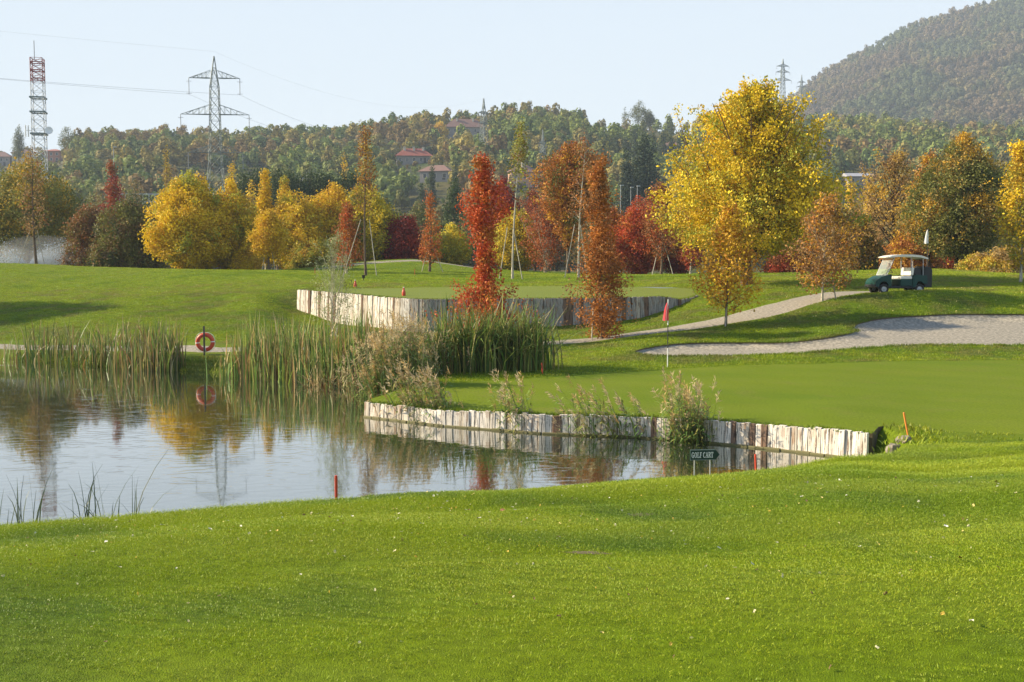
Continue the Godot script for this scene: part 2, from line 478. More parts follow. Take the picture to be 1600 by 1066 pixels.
func build_land() -> void:
	var t := -1500.0
	var xs := []
	var e := 30.0
	var st := 0.3
	while e < 1000.0:
		st *= 1.13
		e += st
		xs.append(e)
	xs.reverse()
	for k in xs: gx.append(-k)
	for k in 241: gx.append(-30.0 + k * 0.25)
	xs.reverse()
	for k in xs: gx.append(k)
	for k in [-60.0, -30.0, -20.0]: gz.append(k)
	for k in 345: gz.append(-16.0 + k * 0.25)
	e = gz[-1]
	st = 0.3
	while e < 1700.0:
		st *= 1.1
		e += st
		gz.append(e)
	var nx := gx.size()
	var nz := gz.size()
	var bearings := PackedFloat32Array()
	var pd := []
	var pz := []
	var ps := []
	for p in profiles:
		bearings.append(p[0])
		var a := PackedFloat32Array()
		var b := PackedFloat32Array()
		for k in range(0, p[1].size(), 2):
			a.append(p[1][k]); b.append(p[1][k + 1])
		pd.append(a); pz.append(b); ps.append(slopes(a, b))
	hb.resize(nx * nz)
	hc.resize(nx * nz)
	for j in nz:
		var d := gz[j]
		var row := PackedFloat32Array()
		for p in pd.size():
			row.append(along(pd[p], pz[p], ps[p], d))
		var rs := slopes(bearings, row)
		for i in nx:
			var x := gx[i]
			var h := along(bearings, row, rs, x / maxf(d, 5.0))
			h += bumps.get_noise_2d(x, d) * 0.05 * smoothstep(3.0, 9.0, d) + broad.get_noise_2d(x * 3.2, d * 4.5) * 0.16 * smoothstep(3.5, 6.0, d) * (1.0 - smoothstep(10.5, 13.0, d))
			hb[j * nx + i] = h
			var k := h
			if d > 10.0 and d < 52.0 and x < 10.0 and x > -60.0:
				var s := signed(lake, x, -d)
				if s < 0.0:
					k = minf(h, -0.06 + s * 0.4 if s > -1.6 else -0.7)
				elif s < 0.6:
					k = lerpf(-0.06, h, smoothstep(0.0, 0.6, s))
			hc[j * nx + i] = k
	# regions cut out of the sheet along their outlines
	var edges := [green, tee, softened(softened(bunker))]
	var lows := []
	var highs := []
	for q in edges:
		var lo := Vector2(1e9, 1e9)
		var hi := -lo
		for p in q:
			lo = lo.min(p); hi = hi.max(p)
		lows.append(lo - Vector2.ONE); highs.append(hi + Vector2.ONE)
	var sds := []
	for r in 5:
		var a := PackedFloat32Array()
		a.resize(nx * nz)
		a.fill(9.0)
		sds.append(a)
	for j in nz:
		var z := -gz[j]
		if z > 0.0 or z < -110.0: continue
		for i in nx:
			var x := gx[i]
			if absf(x) > 70.0: continue
			for r in 3:
				if x > lows[r].x and x < highs[r].x and z > lows[r].y and z < highs[r].y:
					sds[r][j * nx + i] = signed(edges[r], x, z)
			if z < -41.0 and z > -53.0 and x < 20.0:
				sds[3][j * nx + i] = to_line(track, x, z) - lerpf(0.5, 1.2, smoothstep(-3.0, 10.0, x)) + mottle.get_noise_2d(x * 3.0, z * 3.0) * 0.12
			if z < -82.0 and z > -99.0 and x > -20.0 and x < 3.0:
				sds[4][j * nx + i] = to_line(back_track, x, z) - 1.2
	var land := MB.new()
	var parts: Array[MB] = [MB.new(), MB.new(), MB.new(), MB.new(), MB.new()]
	var lip := MB.new()
	var lip2 := MB.new()
	for j in nz:
		for i in nx:
			var k := j * nx + i
			var x := gx[i]
			var z := -gz[j]
			land.v.append(Vector3(x, hc[k], z))
			land.n.append(up_at(hc, x, z))
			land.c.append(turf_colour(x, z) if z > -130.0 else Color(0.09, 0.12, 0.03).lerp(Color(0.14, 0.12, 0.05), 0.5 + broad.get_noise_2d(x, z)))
			land.uv.append(Vector2(x, z))
	for j in nz - 1:
		for i in nx - 1:
			var k := j * nx + i
			for tr in [[k, k + 1, k + nx], [k + 1, k + nx + 1, k + nx]]:
				var cut := false
				for r in 5:
					if sds[r][tr[0]] < 0.0 or sds[r][tr[1]] < 0.0 or sds[r][tr[2]] < 0.0:
						cut = true
						break
				if not cut:
					land.ix.append(tr[0]); land.ix.append(tr[2]); land.ix.append(tr[1])   # distances grow backwards, so this is clockwise from above
					continue
				var poly := []
				for q in tr:
					var a := PackedFloat32Array([gx[q % nx], -gz[q / nx], hb[q], hc[q]])
					for r in 5: a.append(sds[r][q])
					poly.append(a)
				for r in 5:
					if poly.is_empty(): break
					var inside := []
					var rest := []
					for q in poly.size():
						var a: PackedFloat32Array = poly[q]
						var b: PackedFloat32Array = poly[(q + 1) % poly.size()]
						if a[4 + r] <= 0.0: inside.append(a)
						if a[4 + r] >= 0.0: rest.append(a)
						if a[4 + r] * b[4 + r] < 0.0:
							var u := a[4 + r] / (a[4 + r] - b[4 + r])
							var m := PackedFloat32Array()
							for w in a.size(): m.append(lerpf(a[w], b[w], u))
							m[4 + r] = 0.0
							inside.append(m); rest.append(m)
					if inside.size() > 2: emit_region(r, inside, parts[r], lip, lip2)
					poly = rest if rest.size() > 2 else []
				if poly.size() > 2:
					var f := land.v.size()
					for a in poly:
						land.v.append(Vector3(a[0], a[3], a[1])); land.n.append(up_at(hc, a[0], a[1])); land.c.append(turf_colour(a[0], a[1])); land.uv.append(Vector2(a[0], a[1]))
					for q in range(1, poly.size() - 1):
						land.ix.append(f); land.ix.append(f + q + 1); land.ix.append(f + q)
	setting("ground", land, M.turf)
	setting("putting_green", parts[0], M.green_turf)
	setting("tee_green", parts[1], M.green_turf)
	setting("sand_bunker", parts[2], M.sand)
	setting("cart_path", parts[3], M.gravel)
	setting("cart_path", parts[4], M.gravel)
	setting("bunker_lip", lip, M.soil)
	setting("turf_edge", lip2, M.soil)

func up_at(h: PackedFloat32Array, x: float, z: float) -> Vector3:
	var e := 0.25 if absf(x) < 30.0 and z > -70.0 else 3.0
	return Vector3(lie(h, x - e, z) - lie(h, x + e, z), 2.0 * e, lie(h, x, z - e) - lie(h, x, z + e)).normalized()

func region_height(r: int, a: PackedFloat32Array) -> float:
	if r == 1: return tee_height(a[0], a[1], a[2])
	if r == 2: return a[2] - 0.05 - minf(0.16, -a[6] * 0.3)
	return a[2]

func emit_region(r: int, poly: Array, mb: MB, lip: MB, lip2: MB) -> void:
	var f := mb.v.size()
	for a in poly:
		var p := Vector3(a[0], region_height(r, a), a[1])
		var n := up_at(hb, a[0], a[1])
		if r == 1: n = Vector3(0, 1, 0.045).normalized().lerp(n, smoothstep(57.5, 62.0, -a[1])).normalized()
		if r == 2 and a[6] > -0.55: n = (n + Vector3(bumps.get_noise_2d(a[0] * 4, a[1] * 4), 0, 0.1) * 0.3).normalized()
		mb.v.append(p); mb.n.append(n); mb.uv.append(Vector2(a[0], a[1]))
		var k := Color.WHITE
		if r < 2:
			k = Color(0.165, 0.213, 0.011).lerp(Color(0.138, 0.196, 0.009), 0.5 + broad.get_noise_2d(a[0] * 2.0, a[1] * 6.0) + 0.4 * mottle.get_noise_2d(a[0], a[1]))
			k = k.lerp(Color(0.19, 0.228, 0.02), 0.22 * smoothstep(-0.3, 0.3, sin((a[0] * 0.5 - a[1] * 0.86) * 3.4 + mottle.get_noise_2d(a[0], a[1]) * 0.5)))   # mown stripes: light on the laid nap, painted as paler bands
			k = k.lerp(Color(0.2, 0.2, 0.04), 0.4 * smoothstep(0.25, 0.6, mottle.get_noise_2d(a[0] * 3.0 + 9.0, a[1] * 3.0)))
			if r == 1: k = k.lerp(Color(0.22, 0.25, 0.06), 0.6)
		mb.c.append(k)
	for q in range(1, poly.size() - 1):
		mb.ix.append(f); mb.ix.append(f + q + 1); mb.ix.append(f + q)
	if r > 2: return
	for q in poly.size():
		var a: PackedFloat32Array = poly[q]
		var b: PackedFloat32Array = poly[(q + 1) % poly.size()]
		if a[4 + r] == 0.0 and b[4 + r] == 0.0:
			var pa := Vector3(a[0], region_height(r, a), a[1])
			var pb := Vector3(b[0], region_height(r, b), b[1])
			if r == 2:
				lip.quad(pa - Vector3(0, 0.02, 0), pb - Vector3(0, 0.02, 0), Vector3(b[0], b[3], b[1]), Vector3(a[0], a[3], a[1]))
			else:
				lip2.quad(pa, pb, pb - Vector3(0, 0.5, 0), pa - Vector3(0, 0.5, 0))

# ------------------------------------------------------------------ plants
var clusters := {}

func leaf_cluster(count: int, spread: float, size: float, slim := 0.55) -> ArrayMesh:
	var key := "%d %.3f %.3f %.2f" % [count, spread, size, slim]
	if clusters.has(key): return clusters[key]
	var mb := MB.new()
	for i in count:
		var p := Vector3(rng.randfn(), rng.randfn(), rng.randfn()) * spread * 0.55
		var d := Vector3(rng.randfn(), rng.randfn() - 0.5, rng.randfn()).normalized()
		var s := d.cross(Vector3(rng.randfn(), rng.randfn(), rng.randfn()).normalized()).normalized()
		var l := size * rf(0.7, 1.3)
		var q := p + d * l
		var m := p + d * l * 0.45 + s.cross(d) * l * 0.1
		mb.tri(p, m + s * l * slim * 0.5, q)
		mb.tri(p, q, m - s * l * slim * 0.5)
	clusters[key] = mb.mesh()
	return clusters[key]

func shape_of(shape: String, t: float) -> float:
	match shape:
		"round": return sqrt(maxf(0.0, 1.0 - pow(2.0 * t - 1.0, 2.0)))
		"egg": return pow(sin(PI * clampf(pow(t, 0.72), 0.0, 1.0)), 0.75)
		"column": return minf(1.0, t * 5.0 + 0.35) * pow(1.0 - t, 0.42)
		"cone": return minf(1.0, t * 6.0 + 0.3) * pow(1.0 - t, 0.8)
		"vase": return pow(sin(PI * clampf(pow(t, 1.35), 0.0, 1.0)), 0.8)
		"dome": return sqrt(maxf(0.0, 1.0 - t * t))
		"flame": return (0.3 + 0.7 * pow(1.0 - t, 0.8)) * minf(1.0, t * 7.0 + 0.45) * minf(1.0, (1.0 - t) * 5.0)
		"ragged": return (0.62 + 0.38 * sin(t * 9.0 + 0.6)) * minf(1.0, t * 7.0 + 0.45) * pow(minf(1.0, (1.0 - t) * 2.6), 0.8)
		"taper": return pow(sin(PI * clampf(pow(t, 0.58), 0.0, 1.0)), 0.8) * (1.0 - 0.12 * t)
		"spire": return minf(1.0, t * 8.0 + 0.4) * pow(1.0 - t, 0.6)
	return 1.0

func turned(up_bias := 0.0) -> Basis:
	return Basis(Vector3(rng.randfn(), rng.randfn() + up_bias, rng.randfn()).normalized(), rf(0, TAU))

# A tree: tapered trunk with limbs, and a crown of leaf clumps gathered along the limbs and through the crown's volume.
func tree(called: String, label: String, x: float, z: float, top: float, r: float, o: Dictionary) -> Node3D:
	var y: float = ground(x, z) - 0.05
	if o.has("y"): y = o.y
	var t := thing(called, label, o.get("category", "tree"), Vector3(x, y, z), 0.0, o.get("group", ""))
	fill_tree(t, top - y, r, o)
	return t

func fill_tree(t: Node3D, h: float, r: float, o: Dictionary) -> void:
	var base: float = o.get("base", 0.2)
	var shape: String = o.get("shape", "egg")
	var tr: float = o.get("trunk", h * 0.016)
	var lean: Vector3 = o.get("lean", Vector3.ZERO)
	var lump: float = o.get("lump", 0.3)
	var hole: float = o.get("hole", -0.12)
	var field := noise_of(int(rng.randi() % 10000), 1.0 / maxf(0.5, r * o.get("grain", 0.55)), 2)
	var hue := noise_of(int(rng.randi() % 10000), 1.0 / maxf(0.6, r * 0.8), 2)
	var axis := func(s: float) -> Vector3:
		return Vector3(sin(s * 4.0 + h) * 0.012 * h, s * h, cos(s * 3.0 + h) * 0.012 * h) + lean * s * h
	var wood := MB.new()
	var stems: int = o.get("stems", 1)
	for k in stems:
		var pts := []
		var rad := []
		var off := Vector3(rf(-1, 1), 0, rf(-1, 1)) * r * 0.55 if stems > 1 else Vector3.ZERO
		for i in 9:
			var s := i / 8.0
			pts.append(axis.call(s * o.get("reach", 0.96)) + off * (0.15 + 0.85 * s) if stems > 1 else axis.call(s * o.get("reach", 0.96)))
			rad.append(tr * (1.25 if i == 0 else 1.0) * pow(1.0 - s * 0.93, 0.9) / sqrt(stems))
		wood.tube(pts, rad, 8 if tr > 0.08 else 6)
	solid("trunk", wood, M[o.get("bark", "bark")], t)
	var cp := Copies3D.new()
	var cols: Array = o.cols
	var size: float = o.get("s", 1.0)
	var put := func(p: Vector3) -> void:
		var u := clampf(0.5 + hue.get_noise_3dv(p) * 1.3 + rng.randfn() * 0.16, 0.0, 0.999) * (cols.size() - 1)
		var k: Color = cols[int(u)].lerp(cols[mini(int(u) + 1, cols.size() - 1)], u - int(u))
		var g := rf(0.72, 1.25)
		var sc := size * rf(0.75, 1.3)
		cp.add(turned().scaled(Vector3(sc, sc, sc)), p, Color(k.r * g, k.g * g, k.b * g))
	# limbs
	var limbs := MB.new()
	var twig: float = o.get("twig", 0.0)   # share of the leaves that sit on the twigs
	var n: int = o.get("n", 1500)
	var nl: int = o.get("limbs", 18)
	var per := int(n * twig / maxf(1.0, nl * 4.0))
	for i in nl:
		var s: float = base * 0.8 + (0.95 - base * 0.8) * (i + rf(0.2, 0.8)) / nl
		var from: Vector3 = axis.call(s)
		var a := i * 2.399 + rf(-0.4, 0.4)
		var tt := clampf((s - base) / (1.0 - base), 0.02, 1.0)
		var rise: float = o.get("rise", 0.6)
		var len_ := r * maxf(0.25, shape_of(shape, minf(1.0, tt + 0.12))) * rf(o.get("vary", 0.7), 1.1)
		var dir := Vector3(cos(a), rise + 0.5 * tt, sin(a)).normalized()
		len_ = minf(len_ / maxf(0.3, Vector2(dir.x, dir.z).length()), (h - from.y) * 0.95 + 0.2)
		var p1 := from + dir * len_ * 0.5 + Vector3(rng.randfn(), rng.randfn(), rng.randfn()) * len_ * 0.05
		var p2 := p1 + (dir + Vector3(0, o.get("curl", 0.2), 0)).normalized() * len_ * 0.5
		var lr := maxf(0.008, tr * 0.42 * (1.0 - s * 0.8))
		limbs.tube([from, p1, p2], [lr, lr * 0.6, lr * 0.15], 5, false)
		for q in 4:
			var f := from.lerp(p1, rf(0.5, 1.0)) if q < 2 else p1.lerp(p2, rf(0.1, 0.8))
			var d2 := (dir + Vector3(rng.randfn(), rng.randfn() * 0.6 + 0.2, rng.randfn()) * 0.7).normalized()
			var e := f + d2 * len_ * rf(0.22, 0.42)
			limbs.tube([f, e], [lr * 0.35, lr * 0.08], 3, false)
			for w in per:
				put.call(f.lerp(e, rf(0.2, 1.1)) + Vector3(rng.randfn(), rng.randfn(), rng.randfn()) * 0.1 * size)
	solid("branches", limbs, M[o.get("bark", "bark")], t).set_meta("kind", "stuff")   # limbs with hundreds of fine twigs
	# leaves through the crown
	var left := n - per * nl * 4
	var tries := 0
	while left > 0 and tries < n * 8:
		tries += 1
		var tt := rng.randf()
		var w := shape_of(shape, tt)
		if rng.randf() > w * w + 0.06: continue
		var a := rf(0, TAU)
		var up := base + (1.0 - base) * tt
		var q: Vector3 = axis.call(up)
		var rough := 1.0 + lump * field.get_noise_3d(cos(a) * r * 1.2 + 50.0, up * h * 0.9, sin(a) * r * 1.2) * 1.6
		var rho := r * w * rough * pow(rng.randf(), o.get("shell", 0.42))
		q += Vector3(cos(a) * rho, 0, sin(a) * rho)
		if field.get_noise_3dv(q) < hole: continue
		put.call(q)
		left -= 1
	many("crown", cp, leaf_cluster(o.get("k", 9), o.get("cs", 0.24), o.get("leaf", 0.145), o.get("slim", 0.65)), M.leaf, t)

func poles(x: float, z: float, tops: Array, label: String, hgt := 1.6) -> void:
	for p in tops:
		var text := label
		var b := Vector3(x + p[0], ground(x + p[0], z + p[1]) - 0.1, z + p[1])
		var mb := MB.new()
		mb.tube([Vector3.ZERO, Vector3(-p[0] * 0.75, hgt, -p[1] * 0.75)], [0.03, 0.024], 7)
		if tops.size() > 1:
			text = label + (", on its sunlit side" if p == tops[0] else ", on its shaded side")
		var o := solid("support_pole", mb, M.pale_bark)
		o.position = b
		tag(o, text, "pole", "support poles of the young trees")

# ------------------------------------------------------------------ build order
func _ready() -> void:
	rng.seed = 20241105
	var cam := Camera3D.new()
	cam.name = "camera"
	cam.position = Vector3(0, 3.8, 0)
	cam.rotation = Vector3(-atan(110.0 / 1700.0), 0, 0)
	cam.fov = 34.81
	cam.near = 0.1
	cam.far = 6000.0
	add_child(cam)
	var env := Environment.new()
	env.background_mode = Environment.BG_SKY
	var sky := Sky.new()
	var sm := ProceduralSkyMaterial.new()
	sm.sky_horizon_color = Color(0.88, 0.91, 0.915)
	sm.sky_top_color = Color(0.36, 0.56, 0.82)
	sm.sky_curve = 0.62
	sm.ground_horizon_color = Color(0.7, 0.74, 0.72)
	sm.ground_bottom_color = Color(0.3, 0.33, 0.25)
	sm.sun_angle_max = 6.0
	sky.sky_material = sm
	env.sky = sky
	env.background_energy_multiplier = 0.5
	env.tonemap_mode = Environment.TONE_MAPPER_LINEAR
	env.tonemap_exposure = 2.6
	env.fog_enabled = true
	env.fog_density = 0.00025
	env.volumetric_fog_enabled = true
	env.volumetric_fog_density = 0.0
	env.fog_light_color = Color(0.8, 0.87, 0.95)
	env.sdfgi_enabled = true
	env.ssao_enabled = true
	env.ssil_enabled = true
	var we := WorldEnvironment.new()
	we.name = "world_environment"
	we.environment = env
	add_child(we)
	var sun := DirectionalLight3D.new()
	sun.name = "sun"
	sun.light_energy = 1.6
	sun.light_color = Color(1.0, 0.93, 0.8)
	sun.light_angular_distance = 0.5
	sun.shadow_enabled = true
	add_child(sun)
	var towards := Vector3(-0.985 * cos(0.5), sin(0.5), -0.17 * cos(0.5))   # low sun from the left, a little ahead
	sun.look_at_from_position(towards * 100.0, Vector3.ZERO)

	make_materials()
	build_land()
	build_water()
	build_hills()
	near_wall()
	tee_wall()
	plant_trees()
	plant_reeds()
	build_course()
	build_far()
	build_spray()
	scatter_leaves()
	grow_grass()

func build_water() -> void:
	var mb := MB.new()
	var lo := Vector2(-90, -56)
	var hi := Vector2(9.5, -10)
	var nx := 20
	var nz := 10
	for j in nz + 1:
		for i in nx + 1:
			var x := lerpf(lo.x, hi.x, float(i) / nx)
			var z := lerpf(lo.y, hi.y, float(j) / nz)
			mb.v.append(Vector3(x, 0, z)); mb.n.append(Vector3.UP); mb.c.append(Color.WHITE); mb.uv.append(Vector2(x, z))
	for j in nz:
		for i in nx:
			var k := j * (nx + 1) + i
			for q in [k, k + 1, k + nx + 1, k + 1, k + nx + 2, k + nx + 1]:
				mb.ix.append(q)
	setting("water", mb, M.water)

var ridge := [Vector2(0.01, -0.00), Vector2(-0.46, -1.00)]
var ridge_b := PackedFloat32Array([-0.8824, -0.4706, -0.4118, -0.3824, -0.3235, -0.2647, -0.2059, -0.1412, -0.1176, -0.0588, -0.0235, 0.0118, 0.0471, 0.0765, 0.0853, 0.1176, 0.1471, 0.1765, 0.2647, 0.4706, 0.8824])
var ridge_h := PackedFloat32Array([58.69, 62.99, 65.50, 73.39, 74.10, 73.03, 75.53, 75.89, 79.47, 82.68, 84.47, 87.68, 84.83, 83.40, 81.97, 82.68, 80.90, 80.54, 81.25, 76.61, 73.03])
var peak_b := PackedFloat32Array([0.0588, 0.1765, 0.2294, 0.2588, 0.2941, 0.3118, 0.3529, 0.3824, 0.4118, 0.4471, 0.4706, 0.5294, 0.6471, 0.8824])
var peak_h := PackedFloat32Array([79.80, 156.89, 199.65, 222.18, 259.08, 270.29, 302.24, 318.18, 327.73, 343.64, 349.99, 384.87, 416.48, 392.78])
var ridge_s: PackedFloat32Array
var peak_s: PackedFloat32Array
var rolls := noise_of(17, 0.012, 3)

func hill(x: float, d: float) -> float:
	var c := along(ridge_b, ridge_h, ridge_s, x / d)
	var t := clampf((d - 230.0) / 390.0, 0.0, 1.0)
	var h := 3.6 + (c - 3.6) * (0.75 * t + 0.25 * t * t * (3.0 - 2.0 * t)) + rolls.get_noise_2d(x, d) * 6.0 * t * (1.0 - t) * 2.0
	if d > 620.0: h = c - (d - 620.0) * 0.12
	return h

func mountain(x: float, d: float) -> float:
	var c := along(peak_b, peak_h, peak_s, x / d)
	var t := clampf((d - 690.0) / 710.0, 0.0, 1.0)
	var h := 40.0 + (c - 40.0) * pow(t, 1.1) + rolls.get_noise_2d(x * 0.5, d * 0.5) * 40.0 * t * (1.0 - t)
	if d > 1400.0: h = c - (d - 1400.0) * 0.3
	return h

func heights(called: String, f: Callable, b0: float, b1: float, d0: float, d1: float, nb: int, nd: int, tint: Callable) -> void:
	var mb := MB.new()
	for j in nd + 1:
		var d := lerpf(d0, d1, float(j) / nd)
		for i in nb + 1:
			var x := d * lerpf(b0, b1, float(i) / nb)
			var e := 4.0
			mb.v.append(Vector3(x, f.call(x, d), -d))
			mb.n.append(Vector3(f.call(x - e, d) - f.call(x + e, d), 2.0 * e, f.call(x, d + e) - f.call(x, d - e)).normalized())
			mb.c.append(tint.call(x, d))
			mb.uv.append(Vector2(x, -d))
	for j in nd:
		for i in nb:
			var k := j * (nb + 1) + i
			for q in [k, k + nb + 1, k + 1, k + 1, k + nb + 1, k + nb + 2]:
				mb.ix.append(q)
	setting(called, mb, M.far_ground)

func far_tree(spread: float, tall: float, faces: int, lumps: int) -> ArrayMesh:
	var mb := MB.new()
	var cs := []
	for i in lumps:
		var a := i * 2.4
		cs.append(Vector3(cos(a) * spread * rf(0.15, 0.6), tall * rf(0.35, 0.8), sin(a) * spread * rf(0.15, 0.6)))
	for i in faces:
		var c: Vector3 = cs[i % lumps]
		var dir := Vector3(rng.randfn(), rng.randfn() + 0.15, rng.randfn()).normalized()
		var p := c + dir * Vector3(spread * 0.5, tall * 0.22, spread * 0.5) * rf(0.75, 1.1)
		var s := dir.cross(Vector3(rng.randfn(), rng.randfn(), rng.randfn())).normalized()
		var u := (s.cross(dir) + dir * rf(-0.7, 0.7)).normalized()
		var l := spread * rf(0.12, 0.24)
		var g := rf(0.8, 1.15)
		mb.col = Color(g, g, g)
		mb.tri(p - s * l, p + u * l * rf(0.6, 1.2), p + s * l * rf(0.5, 1.0))
		mb.tri(p - s * l * rf(0.4, 1.0), p + s * l, p - u * l * rf(0.5, 1.0))
	mb.col = Color(0.5, 0.4, 0.35)
	mb.tube([Vector3.ZERO, Vector3(0, tall * 0.6, 0)], [spread * 0.05, spread * 0.02], 5, false)
	return mb.mesh()

# open places on the hill: bearing, half width in bearing, nearest distance, farthest distance, and the size of the shrubs left there
var clearings := [
	[0.1176, 0.05, 520.0, 626.0, 0.2], [-0.2676, 0.05, 380.0, 450.0, 0.22], [-0.2824, 0.035, 262.0, 320.0, 0.25], [0.0471, 0.03, 300.0, 360.0, 0.3], [-0.1412, 0.04, 250.0, 300.0, 0.3],
]
# houses on the hill: bearing, height angle, turn, width, depth, wall height, roof rise, wall, roof, windows across, storeys, chimneys, label
var homes := [
	[-0.0894, 257.0, 0.12, 14.5, 7.0, 2.9, 3.4, "grey", "tile", 5, 1, 3, "long red-roofed villa in the middle of the hillside"],
	[-0.0429, 216.0, 0.1, 20.0, 9.0, 4.2, 4.6, "grey", "old_tile", 6, 1, 2, "wide brown-roofed villa above the red-roofed one, beside the pale-yellow tree"],
	[-0.0682, 283.0, -0.25, 11.0, 6.0, 3.0, 2.4, "grey", "old_tile", 3, 1, 0, "low villa with faded roof below the red-roofed villa"],
	[0.0094, 292.0, 0.25, 9.5, 6.5, 4.6, 2.6, "pinkish", "old_tile", 3, 2, 1, "peach-walled house showing between the flame tree and the rusty conifer"],
	[0.1453, 247.0, -0.2, 8.0, 6.0, 4.5, 2.4, "grey", "old_tile", 2, 1, 0, "dusky house high on the hill behind the dark cedar"],
	[-0.4453, 247.0, 0.35, 11.0, 9.0, 6.4, 2.6, "cream", "old_tile", 4, 2, 0, "cream two-storey house on the hilltop behind the lattice mast"],
	[-0.4682, 249.0, 0.1, 15.0, 8.0, 5.0, 3.2, "grey", "old_tile", 5, 1, 0, "long low house with an open porch at the hilltop's end"],
	[-0.4165, 243.0, -0.1, 10.0, 8.0, 6.0, 1.4, "rust_wall", "tile", 3, 2, 0, "rust-red building beside the cream house on the hilltop"],
	[0.3153, 288.0, 0.1, 9.0, 6.0, 2.4, 1.4, "grey", "slate", 3, 1, 0, "low grey-roofed shed above the slim poplars"],
]

func seat_on_hill(b: float, row: float) -> float:   # the distance at which the slope, seen from the course, has risen that high
	var d := 245.0
	while d < 612.0 and (hill(b * d, d) - 3.8) / d < (423.0 - row) / 1700.0: d += 1.0
	return d

func open_place(b: float, d: float) -> float:   # size of what grows there
	for c in clearings:
		if absf(b - c[0]) < c[1] and d > c[2] and d < c[3]: return c[4]
	return 1.0

func build_hills() -> void:
	ridge_s = slopes(ridge_b, ridge_h)
	peak_s = slopes(peak_b, peak_h)
	heights("hill", hill, -1.0, 1.0, 225.0, 900.0, 160, 110, func(x: float, d: float) -> Color:
		return Color(0.07, 0.09, 0.03).lerp(Color(0.15, 0.12, 0.05), 0.5 + 0.9 * rolls.get_noise_2d(x * 2.0, d * 2.0)))
	heights("mountain", mountain, 0.05, 1.0, 680.0, 1700.0, 90, 60, func(x: float, d: float) -> Color:
		return Color(0.05, 0.06, 0.03).lerp(Color(0.1, 0.07, 0.04), 0.5 + 0.9 * rolls.get_noise_2d(x, d)))
	for h in homes:
		var d0 := seat_on_hill(h[0], h[1])
		h.append(d0)
		clearings.append([h[0], (h[3] * 0.5 + 5.0) / d0, d0 - 9.0, d0 + 9.0, 0.0])
		clearings.append([h[0], (h[3] * 0.5 + 3.0) / d0, d0 - (85.0 if h[0] > -0.3 else 170.0), d0 - 9.0, 0.28 if h[0] > -0.3 else 0.2])
	var forms: Array[ArrayMesh] = []
	var lots: Array[Copies3D] = []
	for k in 5:
		forms.append(far_tree([3.6, 3.2, 3.9, 2.6, 3.4][k], [9.0, 10.5, 8.0, 9.5, 11.0][k], 260, [5, 6, 7, 4, 6][k]))
		lots.append(Copies3D.new())
	var kinds := [Color(0.165, 0.205, 0.043), Color(0.213, 0.217, 0.047), Color(0.232, 0.194, 0.055), Color(0.134, 0.182, 0.047), Color(0.281, 0.228, 0.051), Color(0.232, 0.160, 0.055)]
	var woods := noise_of(18, 0.011, 3)
	var d := 236.0
	while d < 660.0:
		var step := 5.6 + d * 0.0042
		var x := -0.9 * d
		while x < 0.78 * d:
			x += step * rf(0.7, 1.3)
			var dd := d + rf(-2.5, 2.5)
			var b := x / dd
			var room := open_place(b, dd)
			if room == 0.0: continue
			if dd < 330.0 and woods.get_noise_2d(x + 300.0, dd) < -0.12: continue
			var u := clampf(0.42 + woods.get_noise_2d(x, dd) * 1.1 + rng.randfn() * 0.13, 0.0, 0.999) * 6.0
			var c: Color = kinds[int(u)]
			var g := rf(0.75, 1.25)
			var s := rf(0.75, 1.3) * room
			lots[rng.randi() % 5].add(Basis(Vector3.UP, rf(0, TAU)).scaled(Vector3(s * rf(0.85, 1.15), s, s * rf(0.85, 1.15))), Vector3(x, hill(x, dd) - 0.4, -dd), Color(c.r * g, c.g * g, c.b * g))
		d += step
	for k in 5:
		var o := many("hillside_wood", lots[k], forms[k], M.far_leaf)
		tag(o, "mixed autumn wood covering the long hill behind the course", "wood", "woods on the hill")
		lots[k] = Copies3D.new()
	kinds = [Color(0.12, 0.14, 0.06), Color(0.15, 0.15, 0.065), Color(0.18, 0.145, 0.075), Color(0.18, 0.15, 0.065), Color(0.17, 0.125, 0.075)]
	d = 700.0
	while d < 1440.0:
		var x := 0.16 * d
		while x < 0.6 * d:
			x += 8.0 * rf(0.7, 1.3)
			var dd := d + rf(-4, 4)
			var u := clampf(0.5 + woods.get_noise_2d(x * 0.6, dd * 0.6) * 1.6 + rng.randfn() * 0.14, 0.0, 0.999) * 5.0
			var c: Color = kinds[int(u)]
			var g := rf(0.75, 1.25)
			var s := rf(0.85, 1.5)
			lots[rng.randi() % 5].add(Basis(Vector3.UP, rf(0, TAU)).scaled(Vector3(s, s, s)), Vector3(x, mountain(x, dd) - 0.5, -dd), Color(c.r * g, c.g * g, c.b * g))
		d += 8.0
	for k in 5:
		var o := many("mountain_wood", lots[k], forms[k], M.far_leaf)
		tag(o, "russet autumn wood covering the tall mountain slope", "wood", "woods on the mountain")

# ------------------------------------------------------------------ timber walls
var planks := {}

